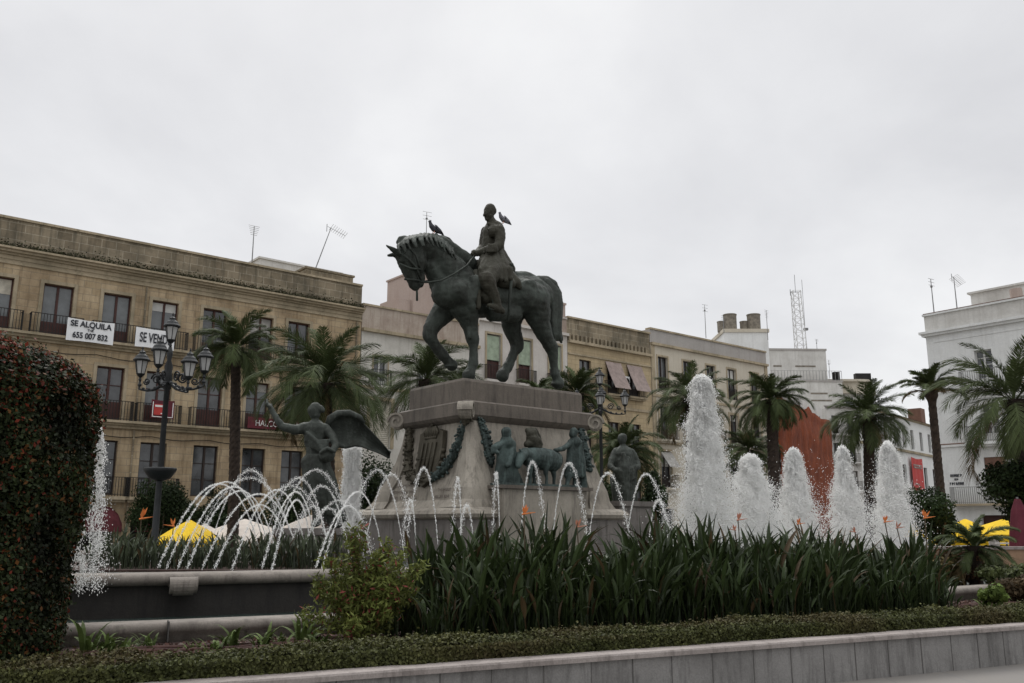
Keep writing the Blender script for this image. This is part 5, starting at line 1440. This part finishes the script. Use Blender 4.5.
def topiary():
    c = Vector((at(97, 480, 7.9).x-2.03, 7.9, .0)); root = empty('topiary_shrub', Vector((c.x, c.y, .4)), 'big clipped dark shrub with red leaf tips at the left edge', 'shrub')
    g_ = np.random.default_rng(17); n = 230000; Ht = 2.92
    th = g_.uniform(-PI, PI, n); u = g_.random(n); topm = u < .30
    def prof(z):   # radius against height
        z = np.clip(z, 0, Ht); zz_ = np.clip((z-2.35)/(Ht-2.35), 0, 1); return np.where(z < 2.35, 1.57+.18*np.clip(z/1.9, 0, 1)**.8, 1.75*np.clip(1-zz_**2.2, 0, 1)**(1/2.8))
    z = np.where(topm, 2.35+(Ht-2.35)*(1-g_.random(n)**1.8), g_.uniform(0, 2.5, n))
    r = prof(z); 
    rn = np.array([mnoise(Vector((math.cos(t_)*2.6, math.sin(t_)*2.6, zz*1.7)))+.5*mnoise(Vector((math.cos(t_)*7, math.sin(t_)*7, zz*5))) for t_, zz in zip(th.tolist(), z.tolist())])
    r = r+rn*.07+g_.normal(size=n)*.03+np.where(g_.random(n) < .02, g_.uniform(0,.10,n), 0)
    P = np.stack([np.cos(th)*r, np.sin(th)*r, z+rn*.06*topm+np.where(topm & (g_.random(n) < .04), g_.uniform(0,.10,n), 0)], 1)
    N_ = np.stack([np.cos(th), np.sin(th), np.where(topm, 1.2, .15)], 1)
    red = np.clip(.07+.42*(z-2.0)/.9, .05, .45)*np.clip(.6+rn*1.4, 0, 1.6)
    red = np.clip(red+.5*np.clip(g_.normal(size=n)*.03/.03-1.2, 0, 1)*.3, 0, 1)
    isr = g_.random(n) < red
    C = np.where(isr[:,None], np.array([[.10,.019,.010]]), np.array([[.018,.025,.009]]))*g_.uniform(.5,1.5,(n,1))
    C = np.where((g_.random(n) < .07)[:,None], np.array([[.10,.045,.015]])*g_.uniform(.6,1.3,(n,1)), C)
    C = C*np.clip(1+1.1*rn, .35, 1.9)[:,None]
    link('foliage', leafcloud('foliage', P, .027, C, N=N_, seed=18, jit=1.4), MT['hedge'], root)
    b_ = MB(); b_.lathe([(1.40,-.02),(1.50,1.0),(1.60,2.2),(1.50,2.5),(1.2,2.68),(.6,2.78),(0,2.80)], (0,0,0), 40); b_.build('dark_core', MT['core'], root)
topiary()

# ================================================================== BIRD OF PARADISE PLANTS
def strel(loc, h, seed, label, grp, flowers=(), nl=52, colr=(.027,.041,.014), name='bird_of_paradise'):
    g = random.Random(seed); root = empty(name, loc, label, 'plant', grp); VS = []; CS = []
    for k in range(nl):
        az = g.uniform(0, 2*PI); hd = Vector((math.cos(az), math.sin(az), 0)); sd = hd.cross(Vector((0,0,1)))
        tilt = g.uniform(.02,.52)**1.15; L_ = h*g.uniform(.5,1.1); p = Vector((g.uniform(-.16,.16), g.uniform(-.14,.14), 0))
        st = L_*.52; bl = L_*.5; e = PI/2-tilt*1.1
        c_ = np.array(colr)*g.uniform(.5,1.45); w_ = .007
        if g.random() < .06: c_ = np.array((.08,.055,.028))*g.uniform(.5,1.2)
        p1 = p+(hd*math.cos(e)+Vector((0,0,math.sin(e))))*st
        for dv in (sd, hd): VS += [p-dv*w_, p+dv*w_, p1+dv*w_, p1-dv*w_]; CS += [tuple(c_*.9)]*4
        g_b = g.choice([.1,.2,.5,.9]); q = p1; n_ = 6; W0 = g.uniform(.019,.037)*min(1, h*.9+.1); prev = None; twist = g.uniform(-1.2,1.2); sdt = (sd*math.cos(twist)+hd*math.sin(twist))
        for i in range(n_+1):
            t = i/n_; ww = W0*math.sin(PI*min(1, .06+t*.94))**.8 if t < 1 else .002
            e2 = e-(tilt*1.5+g_b)*t**1.3; d_ = hd*math.cos(e2)+Vector((0,0,math.sin(e2))); nrm = sdt.cross(d_)
            cur = (q-sdt*ww+nrm*ww*.5, q, q+sdt*ww+nrm*ww*.5)
            if prev:
                VS += [prev[0], prev[1], cur[1], cur[0]]; VS += [prev[1], prev[2], cur[2], cur[1]]; 
                CS += [tuple(c_)]*4+[tuple(c_*1.25)]*4
            prev = cur; q = q+d_*bl/n_
    link('leaves', np_mesh('leaves', np.array([v_[:] for v_ in VS]), 4, np.array(CS)), MT['blade'], root)
    for (dx, dy, z, s_, mt) in flowers:
        b_ = MB(); b_.tube([(dx*.3,dy*.3,.1),(dx,dy,z)], .008, 5); b_.build('flower_stalk', MT['stem'], root)
        b_ = MB(); c = Vector((dx, dy, z)); f_ = Vector((g.choice([-1,1]), -.2, .15)).normalized()
        b_.tube([c-f_*.03*s_, c+f_*.08*s_, c+f_*.2*s_], [.016*s_,.013*s_,.003], 6)
        for q in range(5):
            dr = (f_*g.uniform(-.1,.7)+Vector((g.uniform(-.35,.35), g.uniform(-.3,.3), 1))).normalized()
            sd = dr.cross(Vector((0,1,0))).normalized()*.014*s_
            L_ = g.uniform(.13,.19)*s_; m_ = c+dr*L_*.5
            b_.rings([[c-sd*.3, c+sd*.3, c+Vector((0,.006,0))], [m_-sd*1.5, m_+sd*1.5, m_+Vector((0,.01,0))], [c+dr*L_-sd*.1, c+dr*L_+sd*.1, c+dr*L_+Vector((0,.002,0))]])
        b_.build('flower', MT[mt], root)
    return root
g = random.Random(77)
rows = [(-8.75,.40),(-9.15,.40),(-9.55,.42),(-9.92,.40)]
FL = {}
def flower_at(px, py, q_):   # nearest spot along row q_ for a flower seen at that pixel
    pass
spots = []
for ri, (q_, sp) in enumerate(rows):
    s = -5.3+.2*(ri % 2)-.1*ri
    while s < 3.9-.2*ri:
        p = island(s+g.uniform(-.06,.06), q_+g.uniform(-.06,.06)); X = p.x/p.y
        px = 512+875*X*.98
        hh_ = 1.16 if px > 470 else .98
        if 560 < px < 600: hh_ = .92
        if 600 < px < 820: hh_ = 1.10
        if px > 820: hh_ = .95
        if px > 900: hh_ = .80
        if px < 430: hh_ = .72
        if (ri >= 2 and px < 440) or px > 916: s += sp; continue
        hh_ *= (1.0, .97, .88, .72)[ri]
        spots.append((p, hh_*1.10*g.uniform(.82,1.12), px, ri)); s += sp
targets = [(524,514,1.5,'orange','tall bird of paradise plant with an orange flower before the pedestal ledge'),(577,527,1.4,'pinkfl','bird of paradise plant with a salmon flower before the pedestal base'),(634,570,.9,'orange','bird of paradise plant with a low orange flower under the robed statue'),(738,520,1.4,'pinkfl','bird of paradise plant with a salmon flower left of the second foam jet'),(735,530,1.0,'pinkfl',None),(798,524,1.1,'orange','bird of paradise plant with an orange flower before the third foam jet'),(885,522,1.4,'orange','bird of paradise plant with a leaning orange flower under the last foam jet'),(897,528,1.3,'pinkfl',None),(925,518,1.6,'orange','rightmost tall bird of paradise plant with big orange flowers'),(855,532,1.0,'pinkfl','bird of paradise plant with a faded flower between the last two foam jets')]
used = {}
for tx, ty, s_, mt, lb in targets:
    best = min((i for i in range(len(spots)) if spots[i][3] in (1, 2)), key=lambda i: abs(spots[i][2]-tx))
    used.setdefault(best, []).append((tx, ty, s_, mt, lb))
for i, (p, hh_, px, ri) in enumerate(spots):
    fl = []; lb = None
    for tx, ty, s_, mt, l_ in used.get(i, []):
        w_ = at(tx, ty, p.y); fl.append((w_.x-p.x, 0, w_.z-.4, s_*.44, mt)); lb = lb or l_
    strel(Vector((p.x, p.y, .4)), hh_, 100+i, lb or 'leafy green bird of paradise plant without flowers in the dense front mass', 'bird of paradise plants in the front bed', fl)
# planted inner bed behind the left channel, and its flowers by the lamp
b = MB(); b.box(-11, -2.6, 13.9, 17.0, .5, .93); o = b.build('inner_bed_soil', bpy.data.materials['bed_soil']); tag(o, kind='structure')
gg = random.Random(91)
for i in range(42):
    row = i//14; px = 100+(i % 14)*17+gg.uniform(-5,5)+row*5; Y = 14.3+row*.6
    c = at(px, 560, Y); fl = []
    if i == 16: fl = [(0,0,.78,1.1,'orange')]
    if i == 18: fl = [(0,0,.66,.8,'orange')]
    strel(Vector((c.x, Y, .93)), gg.uniform(.42,.60)*(1.15 if px < 140 else 1), 300+i, 'leafy clump with a tall orange flower beside the lamp pole' if i == 16 else ('leafy clump with a short orange flower right of the lamp pole' if i == 18 else 'grey green leafy clump behind the left fountain rim'), 'leafy clumps behind the left rim', fl, nl=26, colr=(.055,.068,.040))

# ================================================================== PARASOLS AND TERRACE
def parasol(loc, w, h, label, mat, grp=None, ht=.75, rz=0):
    o = empty('parasol', loc, label, 'parasol', grp, rz=rz)
    MB().tube([(0,0,0),(0,0,h)], .03, 8).build('pole', MT['metal'], o)
    b_ = MB(); n_ = 8; rs = []
    for (r, z) in ((w,h-ht-.22),(w,h-ht),(w*.5,h-ht*.44),(.04,h)): rs.append([(r*math.cos(2*PI*k/16)*(1 if k % 2 == 0 else .94), r*math.sin(2*PI*k/16)*(1 if k % 2 == 0 else .94), z+(0 if k % 2 == 0 else (.03 if z == h-ht-.22 else 0))) for k in range(16)])
    b_.rings(rs, cap=False); c_ = b_.build('canopy', MT[mat], o); sl = c_.modifiers.new('t','SOLIDIFY'); sl.thickness = .01
    r_ = MB()
    for k in range(8): r_.tube([(0,0,h-ht*.95),(w*.9*math.cos(k*PI/4), w*.9*math.sin(k*PI/4), h-ht-.03)], .012, 4)
    r_.build('ribs', MT['metal'], o)
    MB().lathe([(.3,0),(.3,.06),(.06,.1),(.04,.35)], n=12).build('base', MT['metal'], o)
    return o
def par_at(px, pyt, Y, w, label, mat, **kw):
    t = at(px, pyt, Y); return parasol(Vector((t.x, Y, 0)), w, t.z, label, mat, **kw)
par_at(190, 520, 33, 1.25, 'yellow parasol behind the left arching jets', 'yellow', rz=.3)
par_at(245, 519, 35, 2.2, 'wide off white parasol left of the winged statue', 'offwhite', ht=.8, rz=.1)
par_at(318, 513, 31, 1.8, 'off white parasol directly behind the winged statue feet', 'offwhite', ht=.75)
par_at(205, 524, 38, 1.4, 'small off white parasol between the yellow one and the slim palm', 'offwhite')
par_at(927, 515, 40, 1.1, 'small yellow parasol left of the thin palm trunk', 'yellow')
par_at(965, 519, 34, 1.5, 'yellow parasol half hidden by the low garden palm', 'yellow')
par_at(1004, 519, 30, 1.45, 'large yellow parasol beside the folded maroon one', 'yellow', rz=.2, ht=.5)
t = at(1017, 497, 24); o = empty('parasol', (t.x, 24, 0), 'folded maroon parasol at the right edge', 'parasol')
MB().tube([(0,0,0),(0,0,t.z)], .03, 8).build('pole', MT['metal'], o)
b = MB(); rs = []
for r, z in ((.27,.75),(.30,.9),(.24,1.5),(.16,2.0),(.06,t.z-.05)): rs.append([(r*(1+.22*(k % 2))*math.cos(2*PI*k/14), r*(1+.22*(k % 2))*math.sin(2*PI*k/14), z) for k in range(14)])
b.rings(rs); b.build('canopy', MT['maroon'], o); MB().lathe([(.3,0),(.3,.06),(.06,.1),(.04,.35)], n=12).build('base', MT['metal'], o)
tw = empty('terrace_wall', (at(985,560,23).x, 23, 0), 'low brown stone terrace wall with a pale top at the right', 'wall')
MB().box(-2.4, 4.5, 0, .3, 0, 1.0).build('stones', MT['terrace'], tw); MB().box(-2.45, 4.55, -.04, .34, 1.0, 1.07).build('coping', MT['coping'], tw)
def chair(loc, rz, label):
    o = empty('terrace_chair', loc, label, 'chair', 'terrace chairs', rz=rz)
    MB().box(-.22,.22,-.22,.22,.43,.46).build('seat', MT['dirty_white_metal'], o)
    b_ = MB(); b_.rings([[(x, .22+.03*math.sin(i), z) for x, z in ((-.22,.5),(-.22,.88),(-.1,.93),(.1,.93),(.22,.88),(.22,.5))] for i in (0, 1)]); b_.build('backrest', MT['dirty_white_metal'], o)
    for x in (-.19,.19):
        for y in (-.19,.19): MB().tube([(x,y,0),(x*.95,y*.95,.43)], .015, 5).build('leg', MT['metal'], o)
def table(loc, label):
    o = empty('terrace_table', loc, label, 'table', 'terrace tables')
    MB().lathe([(0,.72),(.4,.72),(.4,.75),(0,.75)], n=16).build('tabletop', MT['dirty_white_metal'], o); MB().tube([(0,0,.02),(0,0,.72)], .03, 6).build('leg', MT['metal'], o)
chair(Vector((at(1003,560,27).x, 27, .35)), .4, 'white terrace chair under the large yellow parasol'); chair(Vector((at(1024,560,28.3).x, 28.3, .35)), 2.5, 'white terrace chair turned away behind the folded maroon parasol')
table(Vector((at(1012,560,26.4).x, 26.4, .35)), 'round white terrace table under the large yellow parasol')
tf = MB().box(-6, 12, 0, 8, 0, .35); o = tf.build('terrace_floor', MT['terrace']); o.location = (at(985,560,23.3).x, 23.31, 0); tag(o, kind='structure')
# raised garden soil at the right
b = MB(); b.box(0, 9, 0, 5, 0, .36); o = b.build('garden_soil', bpy.data.materials['bed_soil']); o.location = (6.9, 14.0, 0); o.rotation_euler = (0,0,R(25)); tag(o, kind='structure')

# ================================================================== WATER JETS
OCT = np.array([[1,0,0],[-1,0,0],[0,1,0],[0,-1,0],[0,0,1],[0,0,-1]], float)
OF = np.array([[0,2,4],[2,1,4],[1,3,4],[3,0,4],[2,0,5],[1,2,5],[3,1,5],[0,3,5]])
def drops_mesh(name, P, r, stretch=None):
    n = len(P); S = np.ones((n,3)) if stretch is None else stretch
    g_ = np.random.default_rng(1); a = g_.uniform(0, PI, n); ca_, sa = np.cos(a), np.sin(a)
    O = OCT[None]*(S*r[:,None])[:,None,:]
    x = O[:,:,0]*ca_[:,None]-O[:,:,1]*sa[:,None]; y = O[:,:,0]*sa[:,None]+O[:,:,1]*ca_[:,None]
    Vv = np.stack([x, y, O[:,:,2]], 2)+P[:,None,:]
    F = (OF[None]+6*np.arange(n)[:,None,None]).reshape(-1,3)
    return np_mesh(name, Vv.reshape(-1,3), 3, None, F)
def arc(px0, py0, pxa, pya, px1, py1, Y0, Y1, label, seed, dens=1.0, r0=.011, spread=.02, grp='thin arching water jets'):
    """parabola through start, apex and end"""
    g_ = np.random.default_rng(seed)
    A_ = np.array(at(px0, py0, Y0)[:]); B_ = np.array(at(px1, py1, Y1)[:]); T_ = np.array(at(pxa, pya, (Y0+Y1)/2)[:])
    # horizontal motion uniform, vertical parabola fitted to the apex
    h0, h1 = max(.05, T_[2]-A_[2]), max(.05, T_[2]-B_[2]); ta = math.sqrt(h0)/(math.sqrt(h0)+math.sqrt(h1))
    def pos(t):
        z = T_[2]-(h0 if np.isscalar(t) and t < ta else 0)*0
        xy = A_[:2]+(B_[:2]-A_[:2])*t[:,None]
        zz = np.where(t < ta, T_[2]-h0*((ta-t)/ta)**2, T_[2]-h1*((t-ta)/(1-ta))**2)
        return np.column_stack([xy, zz])
    L_ = h0+h1+np.linalg.norm(B_[:2]-A_[:2])
    n = int(L_*340*dens); t = g_.beta(1.25, 1.0, n); P = pos(t)
    sp = (.004+spread*t**1.3)[:,None]; P = P+g_.normal(size=(n,3))*sp
    clump = (np.sin(t*L_*30+g_.normal(size=n)*.9) > -.65) | (t < .35); P = P[clump]; t = t[clump]; n = len(P)
    r = r0*g_.uniform(.25,1.0,n)**1.3*(1.2-.25*t)
    vel = np.abs(np.where(t < ta, (ta-t)/ta, (t-ta)/(1-ta))); st = np.column_stack([np.ones(n), np.ones(n), 1+1.6*vel])
    root_loc = Vector(A_.tolist()); o = empty('water_jet', root_loc, label, 'water jet', grp)
    link('droplets', drops_mesh('droplets', P, r, st), MT['foam'], o, True)
    tt = np.linspace(0, 1, 70); Q = pos(tt)+g_.normal(size=(70,3))*.004; b_ = MB(); rr = [r0*.62*(1-.25*i/69)*max(.25, .8+.5*math.sin(i*2.3+seed)+.3*math.sin(i*.9)) for i in range(70)]
    b_.tube([Vector(q) for q in Q.tolist()], rr, 5); b_.build('stream', MT['foam'], o, True)
# left group: arcs thrown leftwards, landing along the basin rim
ends = [(158,568),(166,569),(178,568),(187,569),(202,569),(214,570),(232,570),(262,569),(272,570),(322,570),(316,568)]
apx = [(222,484),(232,482),(238,487),(246,491),(262,494),(256,505),(276,490),(292,492),(290,500),(354,492),(346,506)]
st_ = [(262,560),(268,560),(272,562),(278,562),(300,562),(292,562),(308,562),(318,562),(312,562),(384,562),(372,562)]
ords = ['first','second','third','fourth','fifth','sixth','seventh','eighth','ninth','tenth','eleventh']
for i, (e, a, s) in enumerate(zip(ends, apx, st_)):
    arc(s[0], s[1], a[0], a[1], e[0], e[1], 15.4+.15*(i % 3), 12.6, 'thin arching jet falling on the left rim, %s landing spot from the left' % ords[i], 500+i, 1.3, .0058, .008)
extra = [(300,560,248,478,196,540,16.5,15.5),(206,560,250,470,280,530,16.5,16),(240,560,280,486,330,545,16,15.5),(330,560,300,478,262,548,16,15.6),(268,560,316,470,352,540,16,15.8),(350,560,322,486,290,550,16.2,15.6),(300,560,340,500,372,548,16,15.8),(405,560,372,470,350,530,16.8,15.8),(362,560,386,474,410,520,16.8,16.5),(330,560,306,506,290,560,15.5,15),(300,560,330,508,352,560,15.5,15)]
for i, e in enumerate(extra): arc(*e, 'fine spray arc crossing the others before the winged statue, %s of the crossing arcs' % ords[i], 540+i, .9, .0066, .035)
front = [(438,545,424,468,406,545,'jet arching before the coat of arms'),(462,560,456,478,452,545,'low jet right of the coat of arms'),(500,552,494,473,492,560,'steep jet at the pedestal near corner'),(520,545,533,462,546,545,'jet arching before the ox head'),(552,545,567,463,590,560,'jet arching before the right relief figure'),(588,545,605,473,633,555,'jet arching before the right corner of the pedestal'),(628,530,646,474,668,530,'left jet of the pair before the small dark tree'),(648,550,660,500,672,545,'small jet inside the pair before the small dark tree'),(416,545,410,500,402,548,'faint jet left of the coat of arms'),(474,552,462,505,458,560,'faint low jet left of the pedestal near corner')]
for i, (a, b_, c, d_, e, f_, lb) in enumerate(front): arc(a, b_, c, d_, e, f_, 15.2, 14.6, lb, 570+i, 1.1, .0068, .024)

def column(px, pyt, pyb, Y, wpx, label, seed, n, topw=.35, pw=1.0, rad=.016, spray=.2, core=True):
    g_ = np.random.default_rng(seed); T_ = at(px, pyt, Y); Bz = .9; Ht = T_.z-Bz; W_ = wpx/875*Y/2
    root = empty('foam_jet', (T_.x, Y, Bz), label, 'water jet', 'foaming water columns')
    cap = .11/Ht
    def rad_at(h): return W_*(topw*np.clip(1-np.clip((h-1+cap)/cap, 0, 1)**2.2, 0, 1)**.5+(1-topw)*(np.clip(1-h, 0, 1)**pw))
    h = 1-g_.beta(.9, 1.1, n)*1.0; th = g_.uniform(0, 2*PI, n)
    lump = np.array([mnoise(Vector((math.cos(t_)*1.6+seed, math.sin(t_)*1.6, hh_*Ht*1.9))) for t_, hh_ in zip(th.tolist(), h.tolist())])
    fine = np.array([mnoise(Vector((math.cos(t_)*7+seed, math.sin(t_)*7, hh_*Ht*9))) for t_, hh_ in zip(th.tolist(), h.tolist())]); rr = rad_at(h)*(.62+.42*g_.random(n)**.7+.28*lump+.46*fine)
    out = g_.random(n) < spray; rr = np.where(out, rr*(1+np.abs(g_.normal(size=n))*(.16+.34*(1-h))), rr)
    zz = h*Ht+g_.normal(size=n)*.03
    rr = rr*(1+.10*np.sin(h*Ht*9+th*2)+.10*np.sin(h*Ht*21+th*5))
    P = np.stack([np.cos(th)*rr, np.sin(th)*rr, zz], 1)
    if not core:
        keep = np.array([mnoise(Vector((math.cos(t_)*3, math.sin(t_)*3, hh_*Ht*5)))+.6*mnoise(Vector((math.cos(t_)*9, math.sin(t_)*9, hh_*Ht*14))) for t_, hh_ in zip(th.tolist(), h.tolist())]) > .0
        P, out = P[keep], out[keep]; n = len(P)
    r = rad*g_.uniform(.4,1.3,n)*np.where(out, .75, 1)
    S = np.column_stack([np.ones(n), np.ones(n), g_.uniform(1,2.0,n)])
    link('spray', drops_mesh('spray', P, r, S), MT['foam'], root)
    if core:
        b_ = MB(); rs = []; m_ = 48; k_ = 28
        for i in range(m_+1):
            hh_ = i/m_; row = []
            for j in range(k_):
                a_ = 2*PI*j/k_
                q = (.45+.30*min(1, hh_*1.6))+.26*mnoise(Vector((math.cos(a_)*1.6+seed, math.sin(a_)*1.6, hh_*Ht*1.9)))+.2*mnoise(Vector((math.cos(a_)*5+seed, math.sin(a_)*5, hh_*Ht*6)))
                r_ = max(.01, float(rad_at(np.array(hh_*.985)))*q*min(1, .35+hh_*1.1)); row.append((r_*math.cos(a_), r_*math.sin(a_), hh_*Ht*.985))
            rs.append(row)
        b_.rings(rs); b_.build('foam_core', MT['foam'], root, sm=True)
column(701, 377, 545, 20, 58, 'tallest foaming water column right of the monument', 1, 60000, .27, 1.15, .0115, .45)
column(750, 456, 545, 21, 56, 'short broad foaming column right of the tallest one', 2, 32000, .22, .85, .0115, .6)
column(793, 450, 545, 21.5, 43, 'foaming column directly before the orange netting', 3, 27000, .20, .95, .0115, .42)
column(842, 448, 548, 22, 39, 'foaming column at the right end of the orange netting', 4, 26000, .20, 1.0, .0115, .36)
column(887, 443, 548, 22, 42, 'rightmost foaming column before the low white building', 5, 28000, .22, .95, .0115, .36)
column(353, 446, 540, 18.6, 21, 'narrow foaming column beside the winged statue', 6, 16000, .66, .7, .010, .2)
column(98, 430, 632, 9.9, 30, 'ragged water column beside the dark topiary', 7, 15000, .25, .8, .007, .6, core=False)
# drifting spray between the right columns
g_ = np.random.default_rng(5); n = 16000
u = g_.uniform(0,1,n); px_ = 660+u*250; hgt = np.abs(g_.normal(size=n))*.75
Pq = np.array([at(float(x), 540, 20.5)[:] for x in px_]); Pq[:,2] = .95+np.minimum(hgt, 2.6); Pq[:,1] += g_.uniform(-1.2,1.2,n)
o = link('water_spray', drops_mesh('water_spray', Pq, g_.uniform(.004,.012,n)), MT['foam']); tag(o, 'fine white spray hanging between the foaming columns', 'spray', kind='stuff')

# ================================================================== SKY, SUN, CAMERA
w = bpy.data.worlds.new('World'); scene.world = w; w.use_nodes = True; nt = w.node_tree; nt.nodes.clear()
out = nd(nt, 'ShaderNodeOutputWorld'); bg1 = nd(nt, 'ShaderNodeBackground'); bg2 = nd(nt, 'ShaderNodeBackground')
sky = nd(nt, 'ShaderNodeTexSky', sky_type='NISHITA', sun_disc=False, sun_elevation=R(52), sun_rotation=R(-15)); nt.links.new(sky.outputs[0], bg1.inputs[0]); bg1.inputs[1].default_value = .1
tc = nd(nt, 'ShaderNodeTexCoord'); sp = nd(nt, 'ShaderNodeSeparateXYZ'); nt.links.new(tc.outputs['Generated'], sp.inputs[0])
zc = nd(nt, 'ShaderNodeMath', operation='ADD'); zc.inputs[1].default_value = .35; nt.links.new(sp.outputs[2], zc.inputs[0])
dx = nd(nt, 'ShaderNodeMath', operation='DIVIDE'); nt.links.new(sp.outputs[0], dx.inputs[0]); nt.links.new(zc.outputs[0], dx.inputs[1])
dy = nd(nt, 'ShaderNodeMath', operation='DIVIDE'); nt.links.new(sp.outputs[1], dy.inputs[0]); nt.links.new(zc.outputs[0], dy.inputs[1])
cbn = nd(nt, 'ShaderNodeCombineXYZ'); nt.links.new(dx.outputs[0], cbn.inputs[0]); nt.links.new(dy.outputs[0], cbn.inputs[1])
ns = nd(nt, 'ShaderNodeTexNoise'); ns.inputs['Scale'].default_value = 1.5; ns.inputs['Detail'].default_value = 7; ns.inputs['Roughness'].default_value = .52; ns.inputs['Distortion'].default_value = .25
nt.links.new(cbn.outputs[0], ns.inputs[0])
cl = ramp(nt, ns.outputs[0], [(.32,(.65,.65,.665)), (.5,(.755,.755,.765)), (.66,(.87,.87,.87))])
# overcast: brighter towards the zenith, outside the picture
zen = nd(nt, 'ShaderNodeMapRange'); zen.inputs[1].default_value = .57; zen.inputs[2].default_value = 1.0; zen.inputs[3].default_value = 1.0; zen.inputs[4].default_value = 2.6
nt.links.new(sp.outputs[2], zen.inputs[0]); nt.links.new(cl, bg2.inputs[0]); nt.links.new(zen.outputs[0], bg2.inputs[1])
mx = nd(nt, 'ShaderNodeMixShader'); mx.inputs[0].default_value = .94; nt.links.new(bg1.outputs[0], mx.inputs[1]); nt.links.new(bg2.outputs[0], mx.inputs[2]); nt.links.new(mx.outputs[0], out.inputs[0])
sn = bpy.data.lights.new('sun', 'SUN'); sn.energy = 1.3; sn.angle = R(30); sn.color = (1,.97,.93)
so = bpy.data.objects.new('sun', sn); col.objects.link(so); so.rotation_euler = (R(-38), 0, R(15))
cam = bpy.data.cameras.new('camera'); cam.sensor_width = 36; cam.lens = 875/1024*36; cam.clip_end = 2000; cam.clip_start = .1
co = bpy.data.objects.new('camera', cam); col.objects.link(co); co.location = (0,0,EYE); co.rotation_euler = (PI/2+PITCH, 0, 0)
scene.camera = co
scene.cycles.diffuse_bounces = 8; scene.cycles.max_bounces = 12
scene.view_settings.view_transform = 'Standard'; scene.view_settings.look = 'None'; scene.view_settings.exposure = .15; scene.view_settings.gamma = 1
scene.render.resolution_x = 1024; scene.render.resolution_y = 683
